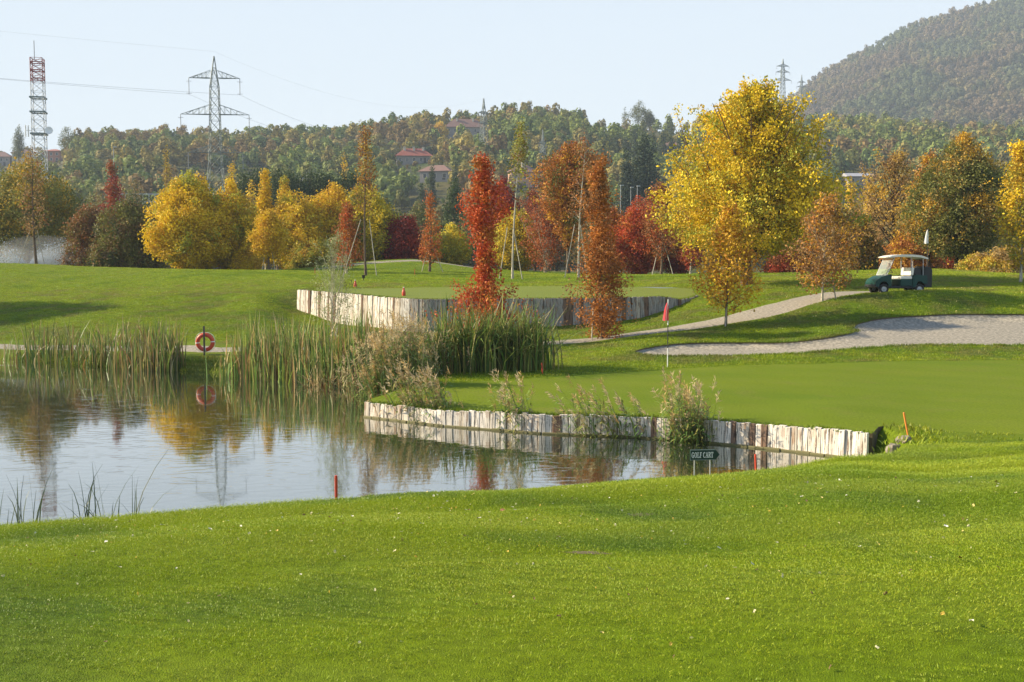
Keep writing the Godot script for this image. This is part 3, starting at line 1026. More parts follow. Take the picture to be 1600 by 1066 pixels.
func plank_mesh(w: float, h: float, th: float, cut: float) -> ArrayMesh:   # a hewn sleeper standing on end, its top cut at a slant
	var mb := MB.new()
	var b := 0.012
	var ring := [Vector2(-w / 2 + b, th), Vector2(w / 2 - b, th), Vector2(w / 2, th - b), Vector2(w / 2, 0), Vector2(-w / 2, 0), Vector2(-w / 2, th - b)]
	var tops := []
	var u := rf(0, 5)
	for p in ring: tops.append(h + cut * p.x - (0.01 if p.y > th - b * 0.5 else 0.0))
	for k in 6:
		var a: Vector2 = ring[k]
		var c: Vector2 = ring[(k + 1) % 6]
		var l := a.distance_to(c)
		var p := [Vector3(a.x, 0, a.y), Vector3(c.x, 0, c.y), Vector3(c.x, tops[(k + 1) % 6], c.y), Vector3(a.x, tops[k], a.y)]
		var f := [Vector2(u + a.x, 0), Vector2(u + a.x + l, 0), Vector2(u + a.x + l, h), Vector2(u + a.x, h)]
		mb.tri(p[0], p[1], p[2], f[0], f[1], f[2])
		mb.tri(p[0], p[2], p[3], f[0], f[2], f[3])
	for k in range(1, 5):
		var q := [ring[0], ring[k], ring[k + 1]]
		mb.tri(Vector3(q[0].x, tops[0], q[0].y), Vector3(q[1].x, tops[k], q[1].y), Vector3(q[2].x, tops[k + 1], q[2].y), q[0], q[1], q[2])
	return mb.mesh()

func walk(line: Array, wide: float, step: Callable) -> void:   # stops along a line, each as (point, direction, width)
	var i := 0
	var at: Vector2 = line[0]
	while i < line.size() - 1:
		var w: float = rf(0.11, 0.22) * wide
		var need := w
		while i < line.size() - 1 and at.distance_to(line[i + 1]) < need:
			need -= at.distance_to(line[i + 1])
			at = line[i + 1]
			i += 1
		if i >= line.size() - 1: break
		var dir: Vector2 = (line[i + 1] - at).normalized()
		step.call(at + dir * (need - w * 0.5), dir, w)
		at += dir * need

func wall(called: String, label: String, line: Array, top: Callable, foot: Callable, tones: Array, wide: float, th: float) -> Node3D:
	var t := thing(called, label, "wall")
	if wide < 1.0:   # the slimy sill at the water line
		var mb := MB.new()
		mb.col = Color.WHITE
		for i in line.size() - 1:
			var a: Vector2 = line[i]
			var b: Vector2 = line[i + 1]
			var n := Vector2((a - b).y, (b - a).x).normalized()
			var m := int(a.distance_to(b) / 0.3)
			for q in m:
				var c := a.lerp(b, (q + 0.5) / m) + n * (0.14 + rf(-0.012, 0.012))
				mb.box(Vector3(c.x, -0.04 + rf(-0.008, 0.008), c.y), Vector3(a.distance_to(b) / m * 1.02, 0.17, 0.1), Basis(Vector3.UP, atan2(n.x, n.y)), 0.015)
		solid("sill", mb, M.algae, t).set_meta("kind", "stuff")
	var lean := 0.03
	walk(line, wide, func(p: Vector2, dir: Vector2, w: float) -> void:
		var y0: float = foot.call(p.x, p.y)
		var h: float = top.call(p.x, p.y) - y0 + rng.randfn() * 0.012
		var kind := rng.randi() % 7
		var key := "%d %d %d" % [int(w * 60.0), int(h * 12.0), kind]
		if not planks.has(key):
			planks[key] = plank_mesh((int(w * 60.0) + 1) / 60.0 - 0.004, int(h * 12.0) / 12.0 + 0.04, th, rng.randfn() * 0.06)
		var o := placed("plank", planks[key], M["timber_%d" % tones[rng.randi() % tones.size()]], t)
		var nrm := Vector2(-dir.y, dir.x)   # the wall's face
		o.position = Vector3(p.x, y0, p.y) + Vector3(nrm.x, 0, nrm.y) * (0.06 + lean * h + rf(-0.012, 0.012))
		o.basis = Basis(Vector3.UP, atan2(nrm.x, nrm.y)) * Basis(Vector3(0, 0, 1), rng.randfn() * 0.012) * Basis(Vector3(1, 0, 0), -lean + rng.randfn() * 0.008) * Basis.from_scale(Vector3(1, (h + 0.0) / (int(h * 12.0) / 12.0 + 0.04), 1)))
	return t

func near_wall() -> void:
	var line := [Vector2(-3.75, -28.20), Vector2(-1.57, -26.50), Vector2(0.75, -25.30), Vector2(2.93, -24.70), Vector2(4.90, -23.60), Vector2(6.06, -22.70), Vector2(7.25, -21.60)]
	wall("retaining_wall", "whitewashed low plank wall holding the green beside the pond", line, func(x: float, z: float) -> float: return lie(hb, x, z) + 0.03, func(_x: float, _z: float) -> float: return -0.4, [0, 0, 4, 4, 1, 0, 4, 0, 4, 1, 0, 0, 4, 1, 0, 3, 4], 0.9, 0.07)

func tee_wall() -> void:
	var line := [Vector2(-11.32, -58.00), Vector2(-7.84, -54.40), Vector2(-6.17, -52.50), Vector2(-5.08, -51.40), Vector2(-4.67, -51.20)]
	var top := func(x: float, z: float) -> float: return tee_height(x, z, lie(hb, x, z)) + 0.03
	var foot := func(x: float, z: float) -> float: return minf(ground(x, z), ground(x, z + 0.6)) - 0.2
	wall("tee_wall", "tall pale plank wall of the raised tee, behind the cattails", line, top, foot, [0, 4, 4, 0, 4, 1, 0, 3], 1.1, 0.09)  # sunlit face: its brightness is put into the planks as paler tones
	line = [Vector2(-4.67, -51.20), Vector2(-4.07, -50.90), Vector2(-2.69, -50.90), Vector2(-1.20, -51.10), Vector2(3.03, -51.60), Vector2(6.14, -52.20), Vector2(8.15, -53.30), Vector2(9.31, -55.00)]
	wall("tee_wall", "tall shaded grey plank wall of the raised tee, behind the path", line, top, foot, [2, 2, 2, 1, 2, 2, 3, 2], 1.2, 0.09)  # face turned from the sun: its shade is put into the planks as greyer tones

# ------------------------------------------------------------------ leaf colours (linear base colours)
const YELLOW := Color(0.72, 0.52, 0.02)
const GOLD := Color(0.54, 0.32, 0.025)
const LIME := Color(0.36, 0.36, 0.04)
const OLIVE := Color(0.17, 0.17, 0.035)
const GREEN := Color(0.07, 0.1, 0.025)
const ORANGE := Color(0.47, 0.175, 0.026)
const RUST := Color(0.29, 0.115, 0.034)
const FLAME := Color(0.5, 0.105, 0.02)
const SCARLET := Color(0.4, 0.055, 0.024)
const WINE := Color(0.2, 0.03, 0.025)
const BROWN := Color(0.24, 0.13, 0.05)
const TAN := Color(0.36, 0.25, 0.1)

func plant_trees() -> void:
	# by the crest of the lawn
	tree("round_tree", "broad olive and orange round tree behind the fountain spray", -45.93, -104.00, 14.27, 4.40, {"cols": [OLIVE * 1.4, GOLD, OLIVE * 1.3, OLIVE], "n": 4200, "base": 0.1, "shape": "egg", "s": 1.5, "limbs": 26, "cs": 0.28, "leaf": 0.13})
	tree("round_tree", "green and brown round tree between the fountain spray and the dark red conifer", -46.57, -112.00, 13.46, 3.03, {"cols": [OLIVE, GREEN, OLIVE], "n": 2200, "base": 0.08, "s": 1.6, "cs": 0.28, "leaf": 0.13})
	tree("tall_thin_tree", "tall thin brown-leaved tree standing before the fountain spray", -37.58, -86.00, 13.55, 1.21, {"cols": [BROWN, TAN, RUST], "n": 150, "base": 0.25, "shape": "column", "twig": 0.85, "limbs": 34, "rise": 0.5, "bark": "bark", "trunk": 0.1, "hole": -1.0})
	poles(-37.54, -86.00, [[-1.3, 0.3], [0.9, 0.5]], "brown support pole propping the tall thin tree by the fountain", 2.8)
	tree("red_conifer", "dark red cone-shaped tree rising above the brown thicket", -46.75, -128.00, 16.54, 2.41, {"cols": [WINE, SCARLET, RUST], "n": 1500, "base": 0.1, "shape": "cone", "s": 1.5, "hole": -0.15, "lump": 0.8, "grain": 0.8})
	tree("dark_thicket_tree", "dark brown-green bushy tree next to the yellow ball-shaped tree", -33.83, -96.00, 9.90, 3.05, {"cols": [GREEN, BROWN, OLIVE, OLIVE], "n": 3000, "base": 0.02, "shape": "dome", "s": 1.4, "stems": 4})
	tree("dark_thicket_tree", "dark rusty bushy tree between the spray and the taller thicket", -37.87, -98.00, 9.58, 2.31, {"cols": [BROWN, OLIVE, RUST, BROWN], "n": 2300, "base": 0.02, "shape": "dome", "s": 1.4, "stems": 4})
	tree("yellow_ball_tree", "large bright yellow ball-shaped tree in front of the biggest pylon", -25.84, -88.00, 11.85, 3.42, {"cols": [YELLOW, YELLOW * 1.05, YELLOW, GOLD, YELLOW, LIME], "n": 6500, "base": 0.0, "shape": "egg", "s": 1.3, "stems": 3, "limbs": 40, "lump": 0.22})
	tree("yellow_ball_tree", "smaller golden bush grown into the right flank of the yellow ball-shaped tree", -23.15, -90.00, 11.04, 2.44, {"cols": [YELLOW, GOLD, YELLOW, LIME], "n": 3400, "base": 0.0, "shape": "egg", "s": 1.3, "stems": 3, "limbs": 30})
	tree("yellow_spire_poplar", "slim golden poplar peeping over the yellow ball-shaped tree", -38.32, -150.00, 18.73, 0.97, {"cols": [YELLOW, GOLD], "n": 700, "base": 0.05, "shape": "spire", "s": 1.6, "y": 3.5})
	tree("yellow_spire_poplar", "tall golden poplar at the near end of the yellow row", -22.10, -98.00, 12.76, 0.98, {"cols": [YELLOW, GOLD, YELLOW], "n": 1500, "base": 0.1, "shape": "spire", "s": 1.2, "bark": "pale_bark"})
	tree("yellow_spire_poplar", "golden poplar with two tips in the middle of the yellow row", -21.56, -104.00, 12.53, 1.22, {"cols": [YELLOW, GOLD, LIME], "n": 1500, "base": 0.05, "shape": "spire", "s": 1.3})
	tree("yellow_birch", "golden birch with bare trunk foot and support poles in the yellow row", -18.70, -84.00, 8.36, 1.38, {"cols": [GOLD, YELLOW, GOLD], "n": 1300, "base": 0.25, "shape": "egg", "twig": 0.4, "limbs": 24, "trunk": 0.1})
	poles(-18.69, -84.00, [[-0.5, 0.4], [0.5, 0.3]], "pale support pole propping the golden birch", 2.4)
	tree("yellow_tree", "broad gold bushy tree filling the yellow row beside the birch", -19.40, -98.00, 10.83, 3.34, {"cols": [YELLOW, GOLD, YELLOW, LIME], "n": 4200, "base": 0.0, "shape": "egg", "s": 1.3, "stems": 3})
	tree("yellow_tree", "bright yellow bushy tree with a pointed tip, behind the leaning pole tree", -16.33, -100.00, 11.78, 3.29, {"cols": [YELLOW, GOLD, YELLOW], "n": 4300, "base": 0.0, "shape": "egg", "s": 1.3, "stems": 3})
	tree("yellow_tree", "tall yellow-olive bushy tree at the end of the yellow row by the dark red bushes", -13.14, -99.00, 11.82, 2.80, {"cols": [YELLOW, LIME, YELLOW, OLIVE], "n": 3800, "base": 0.0, "shape": "egg", "s": 1.3, "stems": 3})
	tree("gold_bush", "low golden bush at the foot of the yellow row", -21.40, -88.00, 5.60, 1.14, {"cols": [GOLD, YELLOW], "n": 700, "base": 0.0, "shape": "dome", "stems": 4, "category": "bush"})
	tree("gold_bush", "low olive-yellow bush below the broad gold tree", -17.23, -94.00, 6.38, 1.99, {"cols": [OLIVE, LIME, GOLD], "n": 1500, "base": 0.0, "shape": "dome", "stems": 4, "category": "bush"})
	tree("tall_thin_tree", "very tall slender tree with brown leaves only near its top", -9.82, -74.00, 13.90, 0.83, {"cols": [RUST, BROWN, GOLD, OLIVE], "n": 190, "base": 0.5, "shape": "column", "twig": 0.85, "limbs": 26, "bark": "bark", "trunk": 0.085, "hole": -1.0, "lean": Vector3(-0.02, 0, 0)})
	poles(-9.82, -74.00, [[-1.6, 0.4], [0.7, 0.5]], "long pale pole leaning on the very tall slender tree", 3.9)
	tree("small_red_tree", "thin salmon-red young tree beside the very tall slender tree", -11.77, -78.00, 8.58, 1.01, {"cols": [FLAME, RUST, ORANGE], "n": 420, "base": 0.12, "shape": "column", "twig": 0.6, "limbs": 26, "bark": "pale_bark", "hole": -0.6, "rise": 1.2})
	tree("dark_red_bush", "dark red bush beside the yellow row", -10.48, -98.00, 8.55, 0.98, {"cols": [WINE, SCARLET, WINE], "n": 900, "base": 0.0, "shape": "dome", "s": 1.2, "stems": 3, "category": "bush"})
	tree("dark_red_bush", "wide dark red bush nearer the small orange-red tree", -9.34, -97.00, 8.73, 1.26, {"cols": [WINE, WINE, SCARLET], "n": 1100, "base": 0.0, "shape": "dome", "s": 1.2, "stems": 3, "category": "bush"})
	tree("small_red_tree", "small orange-red tree with bare sides on the mound beside the far path", -6.01, -80.00, 9.54, 1.04, {"cols": [FLAME, ORANGE, RUST], "n": 240, "base": 0.1, "shape": "cone", "twig": 0.7, "limbs": 26, "rise": 1.0, "hole": -0.5})
	poles(-6.01, -80.00, [[-0.6, 0.4], [1.0, 0.3]], "pale support pole propping the small orange-red tree on the mound", 1.9)
	# behind the raised tee
	tree("yellow_tree", "yellow-green bushy tree behind the tall flame-coloured tree, on its sunlit side", -5.58, -100.00, 7.95, 1.76, {"cols": [LIME, YELLOW, LIME], "n": 1700, "base": 0.0, "shape": "egg", "s": 1.2, "stems": 3})
	tree("yellow_tree", "yellow-olive bushy tree behind the bare-topped pole tree", 0.34, -96.00, 9.23, 2.15, {"cols": [LIME, YELLOW, OLIVE, YELLOW], "n": 2700, "base": 0.0, "shape": "egg", "s": 1.2, "stems": 3})
	tree("dark_red_tree", "deep wine-red tree showing behind the flame-coloured tree", -0.89, -108.00, 12.92, 1.91, {"cols": [WINE, SCARLET], "n": 1900, "base": 0.05, "shape": "egg", "s": 1.3})
	tree("tall_thin_tree", "tall bare pole tree with a few pale leaves at its tip, above the tee", 0.12, -70.00, 13.43, 0.62, {"cols": [OLIVE, LIME, BROWN], "n": 150, "base": 0.66, "shape": "column", "twig": 0.9, "limbs": 18, "bark": "pale_bark", "trunk": 0.075, "hole": -1.0, "lean": Vector3(0.03, 0, 0)})
	poles(-0.12, -70.00, [[-0.7, 0.3], [0.8, 0.4]], "dark support pole propping the bare pole tree", 3.4)
	tree("bare_red_thicket", "grey-red thicket of thin stems with scattered red leaves behind the tee", 2.81, -92.00, 9.44, 1.84, {"cols": [RUST, FLAME, BROWN], "n": 900, "base": 0.05, "shape": "egg", "stems": 9, "twig": 0.6, "limbs": 40, "bark": "pale_bark", "trunk": 0.13, "hole": -1.0, "rise": 1.8})
	tree("bare_red_thicket", "dark red thicket of thin stems beside the tall rusty conifer", 2.14, -104.00, 11.26, 1.59, {"cols": [WINE, RUST, SCARLET], "n": 1100, "base": 0.05, "shape": "egg", "stems": 6, "twig": 0.5, "limbs": 34, "trunk": 0.12, "hole": -1.0, "rise": 1.6})
	tree("rusty_conifer", "tall rusty orange tree with green-gold flank behind the tee", 4.65, -88.00, 14.08, 2.59, {"cols": [OLIVE, ORANGE, RUST, ORANGE, GOLD], "n": 3300, "base": 0.2, "shape": "vase", "s": 1.25, "limbs": 34, "lump": 0.5})
	tree("tall_thin_tree", "pale bare leaning trunk with stub branches in front of the rusty conifer", 4.44, -72.00, 12.92, 0.85, {"cols": [BROWN, RUST], "n": 90, "base": 0.4, "shape": "column", "twig": 0.9, "limbs": 16, "bark": "pale_bark", "trunk": 0.085, "hole": -1.0, "lean": Vector3(0.035, 0, 0)})
	poles(4.35, -72.00, [[-0.9, 0.3], [0.6, 0.4]], "pale support pole propping the bare leaning trunk", 3.6)
	tree("red_tree", "broad fiery red tree behind the green's flag", 10.81, -92.00, 9.97, 2.16, {"cols": [FLAME, SCARLET, FLAME, ORANGE], "n": 3200, "base": 0.0, "shape": "egg", "s": 1.2, "stems": 3})
	tree("red_tree", "orange-red tree between the two orange columns and the fiery red tree", 8.91, -96.00, 9.23, 1.47, {"cols": [ORANGE, FLAME, RUST], "n": 1500, "base": 0.0, "shape": "egg", "s": 1.2, "stems": 3})
	tree("red_tree", "dull dark red tree next to the big yellow tree", 14.46, -94.00, 8.90, 1.88, {"cols": [WINE, SCARLET, RUST], "n": 1700, "base": 0.0, "shape": "egg", "s": 1.2, "stems": 3})
	tree("sparse_brown_tree", "sparse brown young tree with three dark poles on the mound", 10.40, -76.00, 9.69, 1.52, {"cols": [RUST, BROWN, FLAME], "n": 640, "base": 0.18, "shape": "egg", "twig": 0.75, "limbs": 34, "rise": 1.1, "hole": -1.0})
	poles(10.40, -76.00, [[-0.7, 0.4], [0.8, 0.4]], "pale support pole propping the sparse brown young tree", 2.2)
	tree("sparse_brown_tree", "thin reddish young tree between the sparse brown tree and the big yellow tree", 13.16, -80.00, 8.14, 0.94, {"cols": [SCARLET, RUST], "n": 380, "base": 0.15, "shape": "column", "twig": 0.7, "limbs": 24, "rise": 1.2, "hole": -1.0, "bark": "pale_bark"})
	# in front of the tee
	tree("flame_tree", "tall flame-orange tree with ragged outline in front of the tee wall", -1.12, -43.40, 8.32, 1.53, {"cols": [ORANGE, FLAME, SCARLET, FLAME], "n": 1600, "base": 0.04, "shape": "ragged", "s": 0.72, "twig": 0.7, "shell": 0.7, "limbs": 64, "rise": 0.75, "lump": 0.8, "hole": 0.0, "trunk": 0.07, "grain": 0.8, "vary": 0.35, "curl": 0.7})
	tree("orange_column_tree", "copper-orange column tree beside the path, before the tee wall", 3.60, -44.40, 8.27, 1.36, {"cols": [ORANGE, RUST, ORANGE, BROWN], "n": 1600, "base": 0.0, "shape": "flame", "s": 0.7, "twig": 0.66, "shell": 0.7, "limbs": 64, "rise": 0.75, "lump": 0.8, "hole": 0.0, "trunk": 0.06, "grain": 0.8, "vary": 0.4, "curl": 0.6})
	poles(3.33, -44.20, [[-0.1, 0.15]], "dark support pole propping the copper-orange column tree", 1.4)
	# the big yellow tree and its neighbours
	tree("big_yellow_tree", "biggest yellow tree with spreading crown above the cart path", 12.46, -57.00, 13.08, 4.22, {"cols": [YELLOW, YELLOW, LIME, YELLOW, GOLD, LIME], "n": 8600, "base": 0.16, "shape": "taper", "s": 1.0, "cs": 0.27, "leaf": 0.135, "slim": 0.75, "limbs": 46, "stems": 2, "trunk": 0.34, "lump": 0.5, "hole": -0.06, "grain": 0.26, "twig": 0.3, "rise": 1.0})
	tree("small_gold_tree", "small gold-leaved tree beside the cart path", 8.71, -44.00, 6.39, 1.29, {"cols": [GOLD, YELLOW, ORANGE, GOLD], "n": 850, "base": 0.14, "shape": "egg", "s": 0.8, "twig": 0.7, "limbs": 36, "rise": 0.6, "hole": -0.4, "trunk": 0.06})
	poles(8.73, -44.00, [[-0.12, 0.12]], "short pale pole beside the small gold-leaved tree", 1.3)
	tree("small_gold_tree", "small orange-brown tree between the cart path and the golf cart", 13.31, -46.50, 6.92, 1.42, {"cols": [BROWN, GOLD, ORANGE, TAN, BROWN], "n": 800, "base": 0.1, "shape": "egg", "s": 0.8, "twig": 0.7, "limbs": 36, "rise": 0.6, "hole": -0.4, "trunk": 0.055, "bark": "pale_bark"})
	poles(13.57, -46.50, [[0.25, 0.1]], "brown support pole propping the small orange-brown tree", 1.2)
	# right side
	tree("olive_bush", "olive-brown bushy tree behind the cart's windscreen", 26.15, -84.00, 8.36, 2.37, {"cols": [OLIVE, BROWN, GOLD, OLIVE], "n": 2300, "base": 0.0, "shape": "dome", "s": 1.3, "stems": 4})
	tree("olive_bush", "rust-brown bushy tree behind the small orange-brown tree", 23.36, -88.00, 7.81, 2.28, {"cols": [BROWN, OLIVE, RUST], "n": 2000, "base": 0.0, "shape": "dome", "s": 1.3, "stems": 4})
	tree("bare_brown_tree", "grey-brown half-bare tree behind the golf cart", 28.01, -80.00, 12.18, 2.45, {"cols": [BROWN, TAN, GOLD], "n": 1000, "base": 0.2, "shape": "egg", "twig": 0.75, "limbs": 44, "rise": 1.1, "hole": -0.5, "bark": "dark_bark", "trunk": 0.2})
	tree("gold_bush", "rusty gold bush behind the golf cart's roof", 27.90, -76.00, 7.26, 1.79, {"cols": [GOLD, RUST, ORANGE], "n": 1500, "base": 0.0, "shape": "dome", "stems": 4, "category": "bush"})
	tree("big_orange_tree", "big round orange and olive tree behind the white flag", 29.48, -72.00, 12.55, 3.22, {"cols": [GOLD, TAN, OLIVE * 1.3, OLIVE, OLIVE, GREEN, OLIVE], "n": 7200, "base": 0.1, "shape": "egg", "s": 1.15, "cs": 0.26, "leaf": 0.12, "slim": 0.75, "limbs": 40, "trunk": 0.26, "lump": 0.25, "grain": 0.35, "bark": "dark_bark"})
	tree("orange_flank_tree", "slender orange tree grown into the big round orange tree", 28.17, -74.00, 11.68, 1.31, {"cols": [GOLD, ORANGE, TAN], "n": 1200, "base": 0.15, "shape": "egg", "twig": 0.5, "limbs": 30, "rise": 1.0, "hole": -0.5, "trunk": 0.14, "bark": "dark_bark"})
	tree("yellow_birch", "pale-stemmed birch with thin yellow leaves at the picture's far edge", 25.13, -54.00, 10.11, 1.08, {"cols": [YELLOW, GOLD, LIME], "n": 900, "base": 0.12, "shape": "egg", "twig": 0.8, "limbs": 34, "rise": 0.9, "hole": -0.6, "trunk": 0.07, "bark": "pale_bark"})
	for k in [[29.16, -68.00, 4.79, 1.20, "yellow-brown low hedge bush beside the big round orange tree"], [29.86, -66.00, 5.15, 1.32, "taller yellow-brown hedge bush before the pale-stemmed birch"], [31.79, -66.00, 5.46, 1.40, "yellow-brown hedge bush reaching past the birch"]]:
		tree("hedge_bush", k[4], k[0], k[1], k[2], k[3], {"cols": [TAN, GOLD, LIME], "n": 1000, "base": 0.0, "shape": "dome", "stems": 5, "s": 0.9, "category": "bush", "y": ground(k[0], k[1]) - 0.1})
	tree("red_ground_bush", "low red bush at the foot of the big yellow tree's far side", 18.47, -74.00, 5.32, 1.31, {"cols": [SCARLET, RUST], "n": 700, "base": 0.0, "shape": "dome", "stems": 4, "category": "bush"})
	tree("red_ground_bush", "low red bush behind the golf cart's seats", 32.75, -82.00, 4.90, 1.74, {"cols": [SCARLET, RUST, ORANGE], "n": 800, "base": 0.0, "shape": "dome", "stems": 4, "category": "bush"})
	# distant single trees one can tell apart
	for k in [[36.85, -125.00, 14.14, 0.59, "slim yellow poplar over the cart path, nearest the big yellow tree"], [40.08, -130.00, 14.78, 0.69, "slim yellow poplar in the middle of three over the cart path"], [41.64, -128.00, 15.21, 0.83, "slim yellow poplar next to the half-bare tree"], [-66.34, -210.00, 27.61, 0.99, "single pale yellow poplar on the hillside beside the biggest pylon"], [-28.89, -190.00, 24.03, 0.78, "single pale poplar on the slope behind the tall slender tree"], [-33.46, -140.00, 15.46, 0.74, "slim golden poplar between the yellow ball tree and the yellow row"]]:
		tree("yellow_spire_poplar", k[4], k[0], k[1], k[2], k[3], {"cols": [GOLD, YELLOW, TAN], "n": 500, "base": 0.03, "shape": "spire", "s": 2.0, "y": 3.4, "limbs": 8})
	for k in [[-24.66, -300.00, 27.40, 0.88, "dark cypress below the middle villa"], [-24.02, -330.00, 35.50, 0.78, "slim dark cypress before the lower villa"], [-17.05, -330.00, 36.64, 0.97, "dark cypress beside the lower villa's drive"]]:
		tree("cypress", k[4], k[0], k[1], k[2], k[3], {"cols": [GREEN, Color(0.03, 0.05, 0.02)], "n": 420, "base": 0.02, "shape": "spire", "s": 3.0, "limbs": 4, "y": hill(k[0], -k[1]) - 1.0, "hole": -1.0})
	for q in 11:
		var b: float = 0.0706 + q * 0.0082 + rf(-0.001, 0.001)
		var d := 440.0 + rf(-10, 14)
		var top := hill(b * d, d) + rf(10.0, 17.0)
		tree("cypress", "dark cypress in the close row on the hill above the big dark cedar", b * d, -d, top, rf(1.3, 2.0), {"cols": [Color(0.035, 0.06, 0.025), GREEN], "n": 420, "base": 0.02, "shape": "spire", "s": 3.6, "limbs": 4, "y": hill(b * d, d) - 1.0, "hole": -1.0, "group": "row of cypresses on the hill"})
	tree("dark_cedar", "big blue-dark cedar with rounded top on the lower hill", 29.80, -250.00, 34.45, 4.56, {"cols": [Color(0.03, 0.055, 0.03), Color(0.05, 0.075, 0.035)], "n": 2600, "base": 0.03, "shape": "egg", "s": 3.4, "y": 6.0, "lump": 0.4})
	tree("dark_cedar", "pointed blue-dark conifer leaning on the big cedar", 25.60, -245.00, 31.01, 2.88, {"cols": [Color(0.03, 0.05, 0.03), Color(0.045, 0.07, 0.035)], "n": 1500, "base": 0.03, "shape": "cone", "s": 3.2, "y": 6.0})
	tree("dark_round_tree", "dark green round tree below the lower villa", -9.30, -180.00, 18.38, 1.91, {"cols": [GREEN, Color(0.05, 0.085, 0.025)], "n": 1300, "base": 0.03, "shape": "egg", "s": 2.6, "y": 3.5})
	var vd: float = homes[1][13] - 8.0
	tree("yellow_villa_tree", "round pale-yellow tree beside the upper villa", -0.0653 * vd, -vd, hill(-0.0653 * vd, vd) + 8.5, 3.4, {"cols": [YELLOW, GOLD], "n": 600, "base": 0.05, "shape": "egg", "s": 4.0, "y": hill(-0.0653 * vd, vd) - 0.5})
	for k in [[70.42, -612.00, 97.86, 5.40, "tall round tree alone on the skyline of the hill"], [76.66, -616.00, 93.52, 2.90, "smaller tree on the skyline next to the tall round one"], [63.08, -614.00, 95.70, 1.44, "thin bare tree on the skyline near the low building"], [-226.18, -560.00, 77.63, 5.27, "round tree at the start of the wooded skyline"], [-251.50, -560.00, 77.63, 2.64, "pale tree above the hilltop houses"]]:
		tree("skyline_tree", k[4], k[0], k[1], k[2], k[3], {"cols": [OLIVE, GREEN, OLIVE], "n": 420 if k[3] > 2.0 else 60, "base": 0.25, "shape": "egg", "s": 3.4, "limbs": 10, "y": hill(k[0], -k[1]) - 0.5})
	# dark low trees along the foot of the hill: clipped pines
	for q in 12:
		var px: float = lerpf(-0.2441, -0.1353, q / 11.0)
		var d := 170.0 + rf(-4, 4)
		tree("clipped_pine", "dark green clipped pine in the long low row below the hill", px * d, -d, 3.8 + rf(0.088, 0.094) * d, rf(1.3, 1.8), {"cols": [Color(0.035, 0.065, 0.02), GREEN], "n": 420, "base": 0.45, "shape": "round", "s": 2.0, "limbs": 8, "group": "row of clipped pines below the hill", "y": 3.6})
	var mids := [[-15.85, -150.00, 11.94, 3.53, 0, "behind the small orange-red tree on the mound"], [-13.62, -160.00, 13.60, 3.39, 1, "behind the flame-coloured tree's sunlit side"], [-21.58, -175.00, 15.33, 3.50, 2, "between the dark red bushes and the yellow row's end"], [-5.49, -170.00, 15.99, 3.00, 1, "behind the flame tree, paler"], [-9.37, -145.00, 10.41, 2.22, 0, "behind the small orange-red tree, tallest there"], [-28.19, -150.00, 12.99, 3.53, 1, "above the yellow row's birch"], [-64.88, -170.00, 15.99, 4.00, 2, "above the brown thicket"], [-61.83, -180.00, 18.28, 3.60, 1, "just beside the yellow ball-shaped tree, behind"], [-82.56, -190.00, 18.53, 5.59, 2, "behind the fountain's tall thin tree"], [-75.16, -160.00, 17.59, 3.76, 0, "at the far end behind the spray"], [12.68, -160.00, 13.42, 3.76, 2, "between the copper column and the red trees"], [21.58, -150.00, 11.51, 3.00, 0, "behind the fiery red tree"], [6.99, -170.00, 15.99, 4.00, 1, "behind the grey-red thicket"], [43.92, -170.00, 16.98, 4.00, 2, "behind the big yellow tree's shaded side"], [58.25, -160.00, 15.27, 5.65, 1, "behind the half-bare tree"], [66.94, -150.00, 13.69, 5.29, 0, "behind the hedge bushes"], [62.47, -190.00, 18.53, 4.47, 2, "behind the slim poplars"], [1.12, -190.00, 15.44, 4.47, 1, "behind the bare pole tree"], [-23.96, -160.00, 15.27, 2.82, 0, "behind the very tall slender tree"], [-42.39, -190.00, 17.43, 4.47, 2, "above the golden poplars"], [-61.66, -150.00, 11.94, 3.53, 1, "behind the dark red conifer, low"], [-49.33, -150.00, 11.94, 2.29, 0, "beside the yellow ball-shaped tree, low"], [32.76, -180.00, 15.66, 4.24, 1, "behind the big yellow tree"], [78.09, -190.00, 19.63, 5.59, 2, "behind the big round orange tree"], [80.36, -170.00, 18.95, 5.00, 1, "behind the pale-stemmed birch"]]
	for k in mids:
		var cols: Array = [[GREEN, OLIVE, OLIVE], [OLIVE, GREEN, TAN], [OLIVE, BROWN, OLIVE]][k[4]]
		tree("plain_tree", ["deep green", "olive", "brownish olive"][k[4]] + " tree below the hill, " + k[5], k[0], k[1], k[2], k[3], {"cols": cols, "n": 900, "base": 0.04, "shape": "egg", "s": 2.5, "limbs": 10, "group": "belt of trees below the hill", "y": 3.6, "lump": 0.45})

